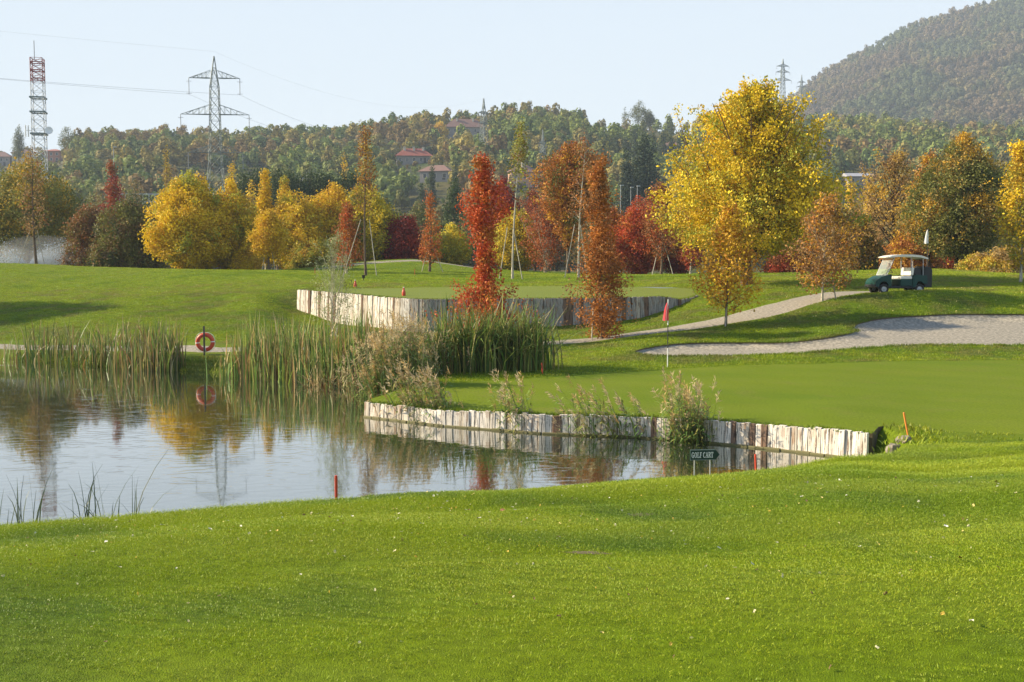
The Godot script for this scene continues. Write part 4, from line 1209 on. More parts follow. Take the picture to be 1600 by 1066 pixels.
# ------------------------------------------------------------------ reeds
func reeds(called: String, label: String, spots: Array, count: int, tall: float, cols: Array, o: Dictionary = {}) -> void:
	# spots: [x, z, spread]
	var t := thing(called, label, "reeds", Vector3.ZERO, 0.0, o.get("group", ""))
	var lv := MB.new()
	var pl := MB.new()
	var plume: float = o.get("plume", 0.0)
	var lean: Vector3 = o.get("lean", Vector3.ZERO)
	var wide: float = o.get("wide", 0.022)
	for i in count:
		var s: Array = spots[rng.randi() % spots.size()]
		var p := Vector3(s[0] + rng.randfn() * s[2] * 0.55, 0, s[1] + rng.randfn() * s[2] * 0.4)
		p.y = maxf(ground(p.x, p.z), -0.3)
		var h := tall * rf(0.45, 1.08) * (1.0 - 0.25 * clampf(Vector2(p.x - s[0], p.z - s[1]).length() / s[2], 0, 1))
		var c: Color = cols[rng.randi() % cols.size()]
		var g: float = rf(0.65, 1.3) * o.get("tone", 1.0)
		lv.col = Color(c.r * g, c.g * g, c.b * g)
		var a := rf(0, TAU)
		var out: Vector3 = (Vector3(cos(a), 0, sin(a)) * absf(rng.randfn()) * o.get("splay", 0.16) + lean * rf(0.5, 1.4)) * h
		var side := Vector3(cos(a + rf(1.0, 2.2)), 0, sin(a + rf(1.0, 2.2)))
		if rng.randf() < plume:   # common reed: a thin stalk with alternate leaves and a feathery plume
			var tip := p + Vector3(0, h, 0) + out
			var mid := p + Vector3(0, h * 0.55, 0) + out * 0.4
			lv.tube([p, mid, tip], [0.007, 0.006, 0.003], 3, false)
			for q in 9:
				var u := 0.25 + 0.075 * q + rf(-0.03, 0.03)
				var b := p.lerp(mid, u / 0.55) if u < 0.55 else mid.lerp(tip, (u - 0.55) / 0.45)
				var aa := rf(0, TAU)
				var d := (Vector3(cos(aa), rf(0.15, 0.7), sin(aa)) + lean * 2.5).normalized()
				var l := rf(0.2, 0.42)
				var w := d.cross(Vector3.UP).normalized() * rf(0.013, 0.024)
				var m := b + d * l * 0.5
				var e := b + d * l + Vector3(0, -l * rf(0.1, 0.55), 0)
				lv.tri(b, m - w, m + w)
				lv.tri(m - w, e, m + w)
			var k: Color = [TAN, Color(0.44, 0.35, 0.2), Color(0.36, 0.28, 0.16)][rng.randi() % 3]
			pl.col = Color(k.r * g, k.g * g, k.b * g) * 1.35
			var dir := (tip - mid).normalized()
			for q in 20:
				var b := tip + dir * rf(-0.1, 0.16)
				var d := (dir * 0.7 + Vector3(rng.randfn(), rng.randfn(), rng.randfn()) * 0.45 + lean * 1.5).normalized()
				var w := d.cross(Vector3(rng.randfn(), rng.randfn(), rng.randfn())).normalized() * 0.009
				var l := rf(0.06, 0.15)
				pl.tri(b - w * 0.4, b + d * l * 0.6 - w, b + d * l)
				pl.tri(b - w * 0.4, b + d * l, b + d * l * 0.6 + w)
		else:   # cattail blade, bent over at the tip for some
			var bend := rf(0.0, 1.0)
			bend = bend * bend * o.get("bend", 0.5)
			var pts := []
			for q in 5:
				var u := q / 4.0
				pts.append(p + Vector3(0, h * (u - bend * u * u * u * 0.55), 0) + out * (u * u + bend * u * u * 1.6))
			var w := wide * rf(0.6, 1.2)
			var ws := [w * 0.8, w, w * 0.9, w * 0.6, 0.001]
			for q in 4:
				lv.quad(pts[q] - side * ws[q], pts[q] + side * ws[q], pts[q + 1] + side * ws[q + 1], pts[q + 1] - side * ws[q + 1])
	var l := solid("blades", lv, M.blade, t)
	l.set_meta("kind", "stuff")
	if plume > 0.0:
		solid("plumes", pl, M.blade, t).set_meta("kind", "stuff")

func plant_reeds() -> void:
	var fresh := [Color(0.13, 0.22, 0.05), Color(0.09, 0.16, 0.04), Color(0.19, 0.26, 0.05), Color(0.26, 0.25, 0.07)]
	var dry := [Color(0.34, 0.24, 0.1), Color(0.26, 0.15, 0.06), Color(0.42, 0.34, 0.18), Color(0.17, 0.2, 0.06)]
	var mixed := fresh + fresh + dry
	reeds("reed_clump", "thin brown and green reeds spread along the far bank", [[-20.45, -45.60, 1.3], [-18.94, -44.90, 1.5], [-17.23, -43.90, 1.4], [-16.36, -43.30, 0.8]], 460, 1.9, mixed, {"tone": 0.9, "splay": 0.26, "bend": 0.9})
	reeds("reed_clump", "dense dark-footed cattails on the far bank beside the life ring", [[-14.89, -42.40, 0.9], [-13.91, -41.70, 0.9], [-13.44, -41.40, 0.6], [-12.91, -41.10, 0.35]], 520, 2.3, mixed + dry, {"splay": 0.16, "bend": 0.8})
	reeds("reed_clump", "tall dense cattail bed with golden stems in front of the tee wall", [[-9.33, -39.00, 1.0], [-8.39, -38.40, 1.2], [-7.52, -38.00, 1.2], [-6.61, -37.30, 1.2], [-5.76, -36.80, 1.1], [-5.16, -36.40, 0.8]], 1900, 2.6, mixed, {"tone": 1.2, "splay": 0.14, "bend": 0.7})
	reeds("reed_clump", "broken brown reeds slumped over the water at the cattail bed's edge", [[-6.35, -35.80, 0.7], [-5.31, -35.20, 0.7]], 190, 1.2, dry, {"splay": 0.7, "bend": 1.2})
	reeds("reed_clump", "arching yellow-green cattail mound behind the green", [[-1.93, -34.40, 0.9], [-1.12, -34.40, 1.1], [-0.31, -34.60, 1.0], [0.45, -34.60, 0.7]], 1500, 2.6, fresh + [Color(0.22, 0.26, 0.06), Color(0.24, 0.2, 0.07)], {"splay": 0.34, "bend": 1.0, "wide": 0.026})
	reeds("reed_clump", "brown-plumed reed bed between the pond and the end of the low wall", [[-4.10, -33.00, 0.8], [-3.46, -33.40, 1.0], [-2.66, -33.30, 0.9], [-3.67, -31.00, 0.6], [-2.93, -31.00, 0.7]], 560, 1.9, fresh + mixed, {"plume": 0.6, "lean": Vector3(-0.12, 0, 0.02)})
	reeds("reed_clump", "leaning plumed reeds over the end of the low wall", [[-2.07, -27.30, 0.55], [-1.60, -27.00, 0.6], [-2.64, -27.80, 0.35]], 110, 1.75, fresh + mixed, {"plume": 0.8, "lean": Vector3(-0.3, 0, 0.0)})
	reeds("reed_clump", "narrow tuft of plumed reeds rising by the low wall before the cattail mound", [[0.33, -25.60, 0.22], [0.00, -25.80, 0.2]], 34, 1.75, fresh, {"plume": 0.85, "lean": Vector3(-0.22, 0, 0.0)})
	reeds("reed_clump", "two leaning plumed reed sprays over the middle of the low wall", [[2.92, -24.60, 0.3], [1.85, -24.90, 0.35], [2.42, -24.70, 0.3]], 54, 1.5, fresh, {"plume": 0.85, "lean": Vector3(-0.42, 0, 0.0)})
	reeds("reed_clump", "bushy plumed reed clump on the low wall nearest the golf cart sign", [[3.94, -23.90, 0.34], [3.73, -24.00, 0.36], [4.21, -23.80, 0.22]], 92, 1.72, fresh, {"plume": 0.85, "lean": Vector3(-0.1, 0, 0.0)})
	reeds("reed_clump", "dry broken reed stems lying in the water before the low wall by the sign", [[4.28, -20.60, 0.45], [4.73, -20.40, 0.3]], 34, 0.5, dry, {"splay": 1.1, "bend": 1.0})
	for k in [[-5.55, -11.90, "few thin dark rushes at the near bank by the picture's edge"], [-5.38, -12.00, "taller pair of thin rushes at the near bank"], [-4.89, -12.20, "short thin rushes sprouting at the near bank"], [-4.65, -12.30, "tallest thin forked rushes at the near bank"], [-4.34, -12.40, "single bent rush at the near bank nearest the red stake"]]:
		reeds("rush", k[2], [[k[0], k[1], 0.14]], 11, 1.05, [Color(0.05, 0.08, 0.05), Color(0.09, 0.12, 0.06)], {"splay": 0.4, "bend": 0.6, "wide": 0.007})
	tree("willow_sapling", "wispy pale green willow sapling among the cattails by the tee wall", -6.94, -42.50, 5.17, 0.85, {"cols": [Color(0.3, 0.36, 0.16), Color(0.42, 0.44, 0.22), OLIVE], "n": 430, "base": 0.15, "shape": "egg", "s": 0.6, "slim": 0.3, "k": 8, "twig": 0.75, "limbs": 30, "rise": 1.6, "stems": 5, "trunk": 0.04, "bark": "pale_bark", "hole": -0.6})

# ------------------------------------------------------------------ turf, leaves and small things on the course
func on_turf(x: float, z: float) -> bool:
	if signed(lake, x, z) < 0.15 or signed(green, x, z) < 0.1 or signed(bunker, x, z) < 0.1: return false
	return to_line(track, x, z) > 1.35

func tuft(blades: int, spread: float, tall: float, w: float) -> ArrayMesh:
	var mb := MB.new()
	for i in blades:
		var p := Vector3(rf(-1, 1), 0, rf(-1, 1)) * spread
		var a := rf(0, TAU)
		var s := Vector3(cos(a), 0, sin(a)) * w * 0.5
		var d := Vector3(rng.randfn() * 0.45, 1, rng.randfn() * 0.45) * tall * rf(0.6, 1.15)
		var m := p + d * 0.55
		var e := p + d * Vector3(1.6, 0.95, 1.6)
		mb.tri(p - s, p + s, m + s * 0.8)
		mb.tri(p - s, m + s * 0.8, m - s * 0.8)
		mb.tri(m - s * 0.8, m + s * 0.8, e)
	return mb.mesh()

func grow_grass() -> void:
	var cp := Copies3D.new()
	var n := 0
	while n < 130000:
		var d := 3.6 + 15.5 * sqrt(rng.randf())
		var x := rf(-0.55, 0.55) * d
		if signed(lake, x, -d) < 0.3: continue
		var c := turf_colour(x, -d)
		var g := rf(0.93, 1.08)
		var lane := sin((-d * 0.93 + x * 0.32) * 2.6 + mottle.get_noise_2d(x * 0.5, d * 0.5) * 1.2)   # the mower laid the blades one way and back
		var s := rf(0.7, 1.25) * lerpf(1.0, 1.5, smoothstep(8.0, 16.0, d))
		cp.add(Basis(Vector3(1, 0, 0.3).normalized(), 0.45 * clampf(lane * 2.0, -1.0, 1.0)) * Basis(Vector3.UP, rf(0, TAU)).scaled(Vector3(s, s * rf(0.8, 1.2), s)), Vector3(x, ground(x, -d) - 0.002, -d), Color(c.r * g * rf(0.95, 1.25), c.g * g, c.b * g * rf(0.8, 2.0)) * 1.55)
		n += 1
	tag(many("grass", cp, tuft(34, 0.085, 0.0095, 0.0032), M.blade), "short mown grass of the near fairway", "grass")
	cp = Copies3D.new()
	n = 0
	while n < 105000:
		var d := 18.0 + 72.0 * sqrt(rng.randf())
		if rng.randf() < smoothstep(52.0, 90.0, d) * 0.9: continue
		var x := rf(-0.52, 0.52) * d
		if not on_turf(x, -d) or signed(tee, x, -d) < 0.1: continue
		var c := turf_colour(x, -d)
		var g := rf(0.7, 1.25)
		var s := rf(0.8, 1.5) * (1.9 if signed(lake, x, -d) < 1.3 else 1.0)
		cp.add(Basis(Vector3.UP, rf(0, TAU)).scaled(Vector3(s, s * rf(0.8, 1.3), s)), Vector3(x, ground(x, -d) - 0.006, -d), Color(c.r * g * rf(0.95, 1.3), c.g * g, c.b * g * rf(0.8, 2.0)) * lerpf(1.4, 1.65, smoothstep(45.0, 70.0, d)))
		n += 1
	# rough fringe over the edges of the two plank walls and of the bunker
	for line in [green.slice(0, 7), tee.slice(0, 11), bunker]:
		for i in line.size() - 1:
			var a: Vector2 = line[i]
			var b: Vector2 = line[i + 1]
			for q in int(a.distance_to(b) * 26.0):
				var p := a.lerp(b, rng.randf()) + Vector2(0, -rf(0.0, 0.12) if line != bunker else 0.0)
				if line == bunker: p += (p - Vector2(12, -40)).normalized() * rf(0.0, 0.15)
				var y := lie(hb, p.x, p.y)
				if line.size() == 11: y = tee_height(p.x, p.y, y)
				var c := turf_colour(p.x, p.y)
				var s := rf(0.8, 1.6)
				cp.add(Basis(Vector3.UP, rf(0, TAU)).scaled(Vector3(s, s * 1.4, s)), Vector3(p.x, y - 0.005, p.y), c)
	tag(many("grass", cp, tuft(12, 0.11, 0.045, 0.012), M.blade), "rougher grass on the banks and round the greens", "grass")

func leaf_mesh(size: float) -> ArrayMesh:   # a curled fallen leaf
	var mb := MB.new()
	var ring := []
	for k in 7:
		var a := TAU * k / 7.0
		ring.append(Vector3(cos(a) * size * 0.5 * rf(0.8, 1.2), rf(0.0, 0.35) * size, sin(a) * size * 0.36 * rf(0.8, 1.2)))
	for k in 7:
		mb.tri(Vector3(0, size * 0.06, 0), ring[(k + 1) % 7], ring[k])
	return mb.mesh()

func scatter_leaves() -> void:
	var forms: Array[ArrayMesh] = [leaf_mesh(0.024), leaf_mesh(0.03), leaf_mesh(0.02)]
	var tones := [paint(0.58, 0.54, 0.38, 0.6), paint(0.55, 0.44, 0.14, 0.6), paint(0.62, 0.6, 0.52, 0.6)]
	for k in 330:
		var d := 4.2 + 9.5 * sqrt(rng.randf())
		var x := rf(-0.46, 0.46) * d
		if signed(lake, x, -d) < 1.5: continue
		var o := placed("fallen_leaf", forms[rng.randi() % 3], tones[rng.randi() % 3])
		var s := rf(0.6, 1.25)
		o.transform = Transform3D(Basis.from_euler(Vector3(rf(-0.5, 0.5), rf(0, TAU), rf(-0.5, 0.5))).scaled(Vector3(s, s, s)), Vector3(x, ground(x, -d) + 0.024, -d))
		tag(o, "small pale fallen leaf on the near fairway", "leaf", "pale leaves scattered on the near fairway")
	var brown := [leaf_mesh(0.05), leaf_mesh(0.042)]
	var brown_paint := paint(0.2, 0.09, 0.03, 0.7)
	var where := [[5.60, -12.80, "reddish-brown fallen leaf below the stones at the wall's end"], [4.32, -9.60, "dark brown fallen leaf beside a pale one on the sloping fairway"], [2.63, -6.30, "darkest brown fallen leaf on the near fairway"], [2.38, -11.00, "brown leaf on the fairway just below the golf cart sign"], [3.31, -13.00, "curled brown leaf at the fairway's edge by the thin red stake"], [2.92, -11.50, "upright brown leaf on the fairway below the thin red stake"], [-0.08, -9.00, "brown leaf on the fairway's middle below the pond's near corner"]]
	for k in where.size():
		var o := placed("fallen_leaf", brown[k % 2], brown_paint)
		o.transform = Transform3D(Basis.from_euler(Vector3(rf(-0.4, 0.4), rf(0, TAU), rf(-0.4, 0.4))), Vector3(where[k][0], ground(where[k][0], where[k][1]) + 0.025, where[k][1]))
		tag(o, where[k][2], "leaf")
	var cp := Copies3D.new()
	for k in 1700:
		var d := 4.2 + 13.0 * sqrt(rng.randf())
		var x := rf(-0.48, 0.48) * d
		if signed(lake, x, -d) < 1.5: continue
		var s := rf(0.45, 0.9)
		cp.add(turned().scaled(Vector3(s, s, s)), Vector3(x, ground(x, -d) + 0.02, -d), [Color(0.6, 0.56, 0.36), Color(0.58, 0.52, 0.3), Color(0.6, 0.42, 0.08), Color(0.16, 0.1, 0.05)][rng.randi() % 4])
	for k in 160:
		var p := [rf(8.0, 22.0), -rf(43.5, 51.0)]
		if on_turf(p[0], p[1]): cp.add(turned().scaled(Vector3.ONE * 2.2), Vector3(p[0], ground(p[0], p[1]) + 0.03, p[1]), Color(0.6, 0.5, 0.2))
	tag(many("leaf_litter", cp, leaf_mesh(0.03), M.blade), "tiny bits of leaf litter in the grass", "leaf litter")
	# bare scrape in the fairway
	for k in [[0.48, -6.75, 0.17, "bare brown scrape in the middle of the near fairway"], [1.06, -8.90, 0.13, "thin bare streak above the brown scrape"]]:
		var mb := MB.new()
		var c := Vector3(k[0], ground(k[0], k[1]) + 0.012, k[1])
		var ring := []
		for q in 14:
			var a := TAU * q / 14.0
			var p := Vector3(c.x + cos(a) * k[2] * rf(0.6, 1.2), 0, c.z + sin(a) * 0.07 * rf(0.5, 1.3))
			p.y = ground(p.x, p.z) + 0.002
			ring.append(p)
		for q in 14: mb.tri(c, ring[(q + 1) % 14], ring[q])
		tag(solid("bare_patch", mb, M.soil), k[3], "bare patch")

func stone(called: String, label: String, x: float, z: float, size: Vector3) -> void:
	var mb := MB.new()
	var f := noise_of(int(absf(x) * 100.0), 1.3, 3)
	var put := func(i: int, j: int) -> Vector3:
		var a := TAU * (i % 12) / 12.0
		var b := PI * j / 8.0
		var d := Vector3(cos(a) * sin(b), cos(b), sin(a) * sin(b))
		return d * size * (1.0 + 0.45 * f.get_noise_3dv(d * 1.2))
	for j in 8:
		for i in 12:
			mb.quad(put.call(i, j + 1), put.call(i, j), put.call(i + 1, j), put.call(i + 1, j + 1))
	var o := solid(called, mb, M.rock)
	o.position = Vector3(x, ground(x, z) + size.y * 0.3, z)
	tag(o, label, "stone")

func stake(label: String, x: float, z: float, h: float, mat: Material, tilt := 0.0, w := 0.03) -> void:
	var t := thing("stake", label, "stake", Vector3(x, ground(x, z) - 0.05, z), 0.3)
	t.rotation.z = tilt
	var mb := MB.new()
	mb.box(Vector3(0, h * 0.5, 0), Vector3(w, h + 0.1, w), Basis(), 0.004)
	solid("post", mb, mat, t)
	mb = MB.new()
	mb.box(Vector3(0, h + 0.058, 0), Vector3(w * 0.96, 0.016, w * 0.96), Basis(), 0.006)
	solid("cap", mb, mat, t)

func flagstick(label: String, x: float, z: float, h: float, bands: Array, cloth: Material, drop: float, wide: float) -> void:
	var y := lie(hb, x, z)
	var t := thing("flagstick", label, "flag", Vector3(x, y, z))
	for b in bands:   # from, to, material
		var mb := MB.new()
		mb.tube([Vector3(0, b[0], 0), Vector3(0, b[1], 0)], [0.016, 0.015], 8)
		solid("pole_section", mb, b[2], t)
	var mb := MB.new()   # cloth hanging in folds beside the pole
	var n := 8
	var rows := []
	for j in 9:
		var v := j / 8.0
		var row := []
		for i in n + 1:
			var u := float(i) / n
			var width := wide * (0.3 + 0.7 * pow(v, 0.7)) * (1.0 if v < 0.95 else 0.92)
			row.append(Vector3(0.016 - u * width, h - 0.04 - drop * v - u * 0.06 * (1.0 - v), sin(u * 11.0 + v) * 0.035 * (0.3 + v)))
		rows.append(row)
	for j in 8:
		for i in n:
			mb.quad(rows[j + 1][i + 1], rows[j + 1][i], rows[j][i], rows[j][i + 1])
	solid("cloth", mb, cloth, t)

func build_course() -> void:
	M.rock = paint(0.2, 0.175, 0.13, 0.95)
	M.orange_paint = paint(0.62, 0.2, 0.03, 0.6)
	M.red_cloth = paint(0.65, 0.02, 0.03, 0.8)
	M.white_cloth = paint(0.8, 0.8, 0.78, 0.8)
	for k in ["red_cloth", "white_cloth"]:
		M[k].backlight_enabled = true
		M[k].backlight = Color(0.6, 0.6, 0.6)
	# life ring and its post
	var lx := [-11.90, -42.20]
	var t := thing("ring_post", "dark square post that carries the red life ring at the water's edge", "post", Vector3(lx[0], ground(lx[0], lx[1]) - 0.1, lx[1] + 0.1))
	var mb := MB.new()
	mb.box(Vector3(0, 0.6, 0.14), Vector3(0.06, 1.2, 0.06), Basis(), 0.006)
	solid("post", mb, M.post_wood, t)
	mb = MB.new()
	mb.rod(Vector3(0, 0.9, 0.14), Vector3(0, 0.9, -0.04), 0.015)
	solid("hook", mb, M.steel, t)
	t = thing("life_ring", "red life ring with white bands hung on a dark post by the pond", "life ring", Vector3(lx[0], ground(lx[0], lx[1]) + 0.46, lx[1] + 0.1))
	for pass_ in 2:
		for q in (1 if pass_ == 0 else 4):
			mb = MB.new()
			var pts := []
			var rad := []
			var from := 0.0 if pass_ == 0 else q * PI / 2 - 0.06 + 0.08
			var span := TAU if pass_ == 0 else 0.12
			var m := 40 if pass_ == 0 else 4
			for i in m + 1:
				var a := from + span * i / m
				pts.append(Vector3(cos(a) * 0.29, sin(a) * 0.29, 0)); rad.append(0.078 if pass_ == 0 else 0.082)
			mb.tube(pts, rad, 12, pass_ == 1)
			solid("ring" if pass_ == 0 else "white_band", mb, paint(0.55, 0.06, 0.02, 0.45) if pass_ == 0 else M.white_paint, t)
	mb = MB.new()
	var rope := []
	for i in 33:
		var a := TAU * i / 32.0
		rope.append(Vector3(cos(a), sin(a), 0) * (0.375 + 0.03 * absf(sin(a * 2.0))))
	var rr := []
	for i in 33: rr.append(0.008)
	mb.tube(rope, rr, 5, false)
	solid("rope", mb, M.white_paint, t)
	# sign
	var sx := [2.68, -15.00]
	t = thing("direction_sign", "dark green arrow sign reading GOLF CART on two thin posts", "sign", Vector3(sx[0], ground(sx[0], sx[1]), sx[1]), 0.12)
	mb = MB.new()
	mb.prism([Vector2(-0.205, -0.073), Vector2(0.15, -0.073), Vector2(0.212, 0.0), Vector2(0.15, 0.073), Vector2(-0.205, 0.073)], -0.012, 0.012, Transform3D(Basis(), Vector3(0, 0.345, 0)))
	solid("board", mb, paint(0.008, 0.035, 0.03, 0.4), t)
	mb = MB.new()
	for s in [-1.0, 1.0]: mb.box(Vector3(-0.03, 0.345 + 0.0695 * s, 0.0115), Vector3(0.35, 0.006, 0.003))
	solid("border", mb, paint(0.25, 0.3, 0.28, 0.5), t)
	for s in [-0.14, 0.085]:
		mb = MB.new()
		mb.tube([Vector3(s, -0.1, -0.016), Vector3(s, 0.4, -0.016)], [0.008, 0.008], 7)
		solid("leg", mb, M.galvanised, t)
	var tx := TextMesh.new()
	var sf := SystemFont.new()
	sf.font_names = PackedStringArray(["Droid Serif"])
	sf.font_weight = 700
	tx.font = sf
	tx.text = "GOLF CART"
	tx.font_size = 48
	tx.pixel_size = 0.0018
	tx.depth = 0.004
	var o := placed("lettering", tx, M.white_paint, t)
	var bb := tx.get_aabb()
	o.scale = Vector3(0.31 / bb.size.x, 0.078 / bb.size.y, 1)
	o.position = Vector3(-0.035, 0.345, 0.014) - bb.get_center() * o.scale
	# stakes
	stake("red stake with pale sunlit side at the pond's near edge", -2.01, -12.30, 0.36, M.red_paint)
	stake("orange stake leaning over the bank beside the low wall's end", 7.79, -21.20, 0.46, M.orange_paint, 0.24)
	stake("thin red stake before the low wall, next to the golf cart sign", 3.63, -16.00, 0.34, M.red_paint, 0.05, 0.026)
	stake("red stake at the foot of the arching cattail mound", 0.94, -33.20, 0.34, M.red_paint, 0.08)
	stake("far red stake on the lawn where the yellow row ends", -13.74, -76.00, 0.4, M.red_paint)
	stake("far red stake between the mound and the small orange-red tree", -6.60, -74.00, 0.4, M.red_paint)
	# the raised tee's furniture
	for k in [[-5.33, -53.60, "red bottle-shaped tee marker at the front of the raised tee"], [-9.04, -62.80, "red bottle-shaped tee marker behind the raised tee's end"]]:
		t = thing("tee_marker", k[2], "tee marker", Vector3(k[0], tee_height(k[0], k[1], lie(hb, k[0], k[1])) if k[1] > -60.0 else ground(k[0], k[1]), k[1]))
		mb = MB.new()
		mb.lathe(Vector3.ZERO, Basis(), [Vector2(0, 0), Vector2(0.085, 0), Vector2(0.095, 0.12), Vector2(0.085, 0.2), Vector2(0.045, 0.3), Vector2(0.035, 0.4), Vector2(0, 0.41)], 12)
		solid("body", mb, M.red_paint, t)
		mb = MB.new()
		mb.lathe(Vector3(0, 0.4, 0), Basis(), [Vector2(0, 0), Vector2(0.042, 0.0), Vector2(0.042, 0.03), Vector2(0, 0.035)], 10)
		solid("cap", mb, M.white_paint, t)
	var px := [-9.27, -68.00]
	t = thing("black_bin", "small black bin on a stem behind the raised tee", "bin", Vector3(px[0], ground(px[0], px[1]), px[1]))
	mb = MB.new()
	mb.rod(Vector3.ZERO, Vector3(0, 0.16, 0), 0.03)
	solid("stem", mb, M.black_paint, t)
	mb = MB.new()
	mb.lathe(Vector3(0, 0.14, 0), Basis(), [Vector2(0, 0), Vector2(0.08, 0), Vector2(0.12, 0.2), Vector2(0.1, 0.2), Vector2(0.07, 0.03), Vector2(0, 0.03)], 12)
	solid("bowl", mb, M.black_paint, t)
	flagstick("red flag on a white and black banded stick on the green", 4.95, -34.50, 2.15, [[-0.1, 0.62, M.white_paint], [0.62, 1.35, M.black_paint], [1.35, 2.17, M.white_paint]], M.red_cloth, 0.62, 0.2)
	flagstick("white flag on a dark stick beyond the golf cart", 24.38, -64.00, 2.5, [[-0.1, 1.5, M.black_paint], [1.5, 2.5, M.black_paint]], M.white_cloth, 0.85, 0.26)
	for k in [[7.34, -20.70, Vector3(0.17, 0.13, 0.14), "rounded stone beside the low wall's end"], [7.49, -20.50, Vector3(0.1, 0.08, 0.1), "small stone in the dry grass by the low wall's end"], [7.61, -21.10, Vector3(0.12, 0.09, 0.1), "brown stone under the leaning orange stake"]]:
		stone("stone", k[3], k[0], k[1], k[2])
	golf_cart()

func golf_cart() -> void:
	var c := [16.81, -47.60]
	var t := thing("golf_cart", "dark green golf cart with white seats and roof parked behind the bunker", "golf cart", Vector3(c[0], ground(c[0], c[1]) - 0.03, c[1]), PI + 0.1)
	t.scale = Vector3.ONE * 0.96  # its nose (+x) points left and towards the camera
	var body := paint(0.006, 0.05, 0.043, 0.45)
	var dark := paint(0.012, 0.014, 0.018, 0.55)
	var seat := paint(0.8, 0.77, 0.68, 0.55)
	var roof := paint(0.72, 0.68, 0.58, 0.6)
	var tyre := paint(0.02, 0.02, 0.02, 0.8)
	for m in [body]:
		m.metallic_specular = 0.4
	var mb := MB.new()
	mb.box(Vector3(0.05, 0.3, 0), Vector3(2.2, 0.1, 1.06), Basis(), 0.02)
	solid("floor", mb, dark, t)
	mb = MB.new()   # nose, sloping forwards, with the wheel arch cut out
	mb.prism([Vector2(0.62, 0.33), Vector2(0.68, 0.48), Vector2(0.78, 0.55), Vector2(0.92, 0.56), Vector2(1.03, 0.48), Vector2(1.08, 0.33), Vector2(1.22, 0.33), Vector2(1.24, 0.5), Vector2(1.16, 0.64), Vector2(0.92, 0.78), Vector2(0.66, 0.84), Vector2(0.56, 0.82), Vector2(0.5, 0.33)], -0.56, 0.56)
	solid("nose", mb, body, t)
	mb = MB.new()
	mb.box(Vector3(1.24, 0.36, 0), Vector3(0.08, 0.12, 1.08), Basis(), 0.02)
	solid("bumper", mb, dark, t)
	for s in [-0.38, 0.38]:
		mb = MB.new()
		mb.lathe(Vector3(1.17, 0.55, s), Basis(Vector3(0, 0, 1), -PI / 2 + 0.5), [Vector2(0, 0.03), Vector2(0.06, 0.025), Vector2(0.075, 0.0), Vector2(0.075, -0.06)], 12)
		solid("headlight", mb, M.white_paint, t)
	mb = MB.new()
	mb.box(Vector3(0.52, 0.72, 0), Vector3(0.1, 0.3, 1.02), Basis(Vector3(0, 0, 1), 0.15), 0.02)
	solid("dashboard", mb, dark, t)
	# windscreen and its frame
	var a := Vector3(0.72, 0.84, 0)
	var b := Vector3(0.38, 1.62, 0)
	mb = MB.new()
	for s in [-0.54, 0.54]: mb.rod(a + Vector3(0, 0, s), b + Vector3(0, 0, s), 0.018)
	mb.rod(a + Vector3(0, 0, -0.54), a + Vector3(0, 0, 0.54), 0.018)
	mb.rod(b + Vector3(0, 0, -0.54), b + Vector3(0, 0, 0.54), 0.018)
	solid("windscreen_frame", mb, M.galvanised, t)
	var pane := StandardMaterial3D.new()
	pane.albedo_color = Color(0.75, 0.8, 0.8, 0.35)
	pane.transparency = BaseMaterial3D.TRANSPARENCY_ALPHA
	pane.roughness = 0.3
	mb = MB.new()
	mb.out_quad(a + Vector3(0, 0, 0.53), a + Vector3(0, 0, -0.53), b + Vector3(0, 0, -0.53), b + Vector3(0, 0, 0.53), Vector3.ZERO)
	solid("windscreen", mb, pane, t)
	# roof: a shallow shell, crowned along its length
	mb = MB.new()
	mb.prism([Vector2(0.62, 1.62), Vector2(0.64, 1.66), Vector2(0.4, 1.725), Vector2(0.0, 1.765), Vector2(-0.5, 1.765), Vector2(-0.9, 1.72), Vector2(-1.18, 1.62), Vector2(-1.2, 1.56), Vector2(-1.12, 1.56), Vector2(-0.86, 1.63), Vector2(-0.4, 1.67), Vector2(0.2, 1.66)], -0.58, 0.58)
	solid("roof", mb, roof, t)
	for s in [[-0.42, 0.5], [-0.42, -0.5], [-0.98, 0.5], [-0.98, -0.5]]:
		mb = MB.new()
		mb.rod(Vector3(s[0] - 0.02, 0.8, s[1]), Vector3(s[0], 1.66 if s[0] > -0.9 else 1.6, s[1]), 0.018)
		solid("roof_post", mb, M.galvanised, t)
	# seats
	mb = MB.new()
	mb.box(Vector3(-0.22, 0.5, 0), Vector3(0.56, 0.32, 1.08), Basis(), 0.03)
	solid("seat_base", mb, body, t)
	mb = MB.new()
	mb.box(Vector3(-0.2, 0.72, 0), Vector3(0.56, 0.13, 1.06), Basis(), 0.04)
	solid("seat", mb, seat, t)
	mb = MB.new()
	mb.box(Vector3(-0.5, 1.0, 0), Vector3(0.12, 0.36, 1.04), Basis(Vector3(0, 0, 1), 0.12), 0.05)
	solid("backrest", mb, seat, t)
	mb = MB.new()
	mb.rod(Vector3(-0.3, 0.8, 0.52), Vector3(-0.52, 0.95, 0.52), 0.02)
	mb.rod(Vector3(-0.06, 0.8, 0.52), Vector3(-0.3, 0.8, 0.52), 0.02)
	solid("armrest", mb, dark, t)
	# rear body and bag cover
	mb = MB.new()
	mb.prism([Vector2(-0.5, 0.3), Vector2(-0.5, 0.74), Vector2(-0.66, 0.86), Vector2(-1.16, 0.82), Vector2(-1.2, 0.46), Vector2(-1.0, 0.46), Vector2(-0.9, 0.56), Vector2(-0.74, 0.56), Vector2(-0.62, 0.3)], -0.56, 0.56)
	solid("rear_body", mb, body, t)
	mb = MB.new()
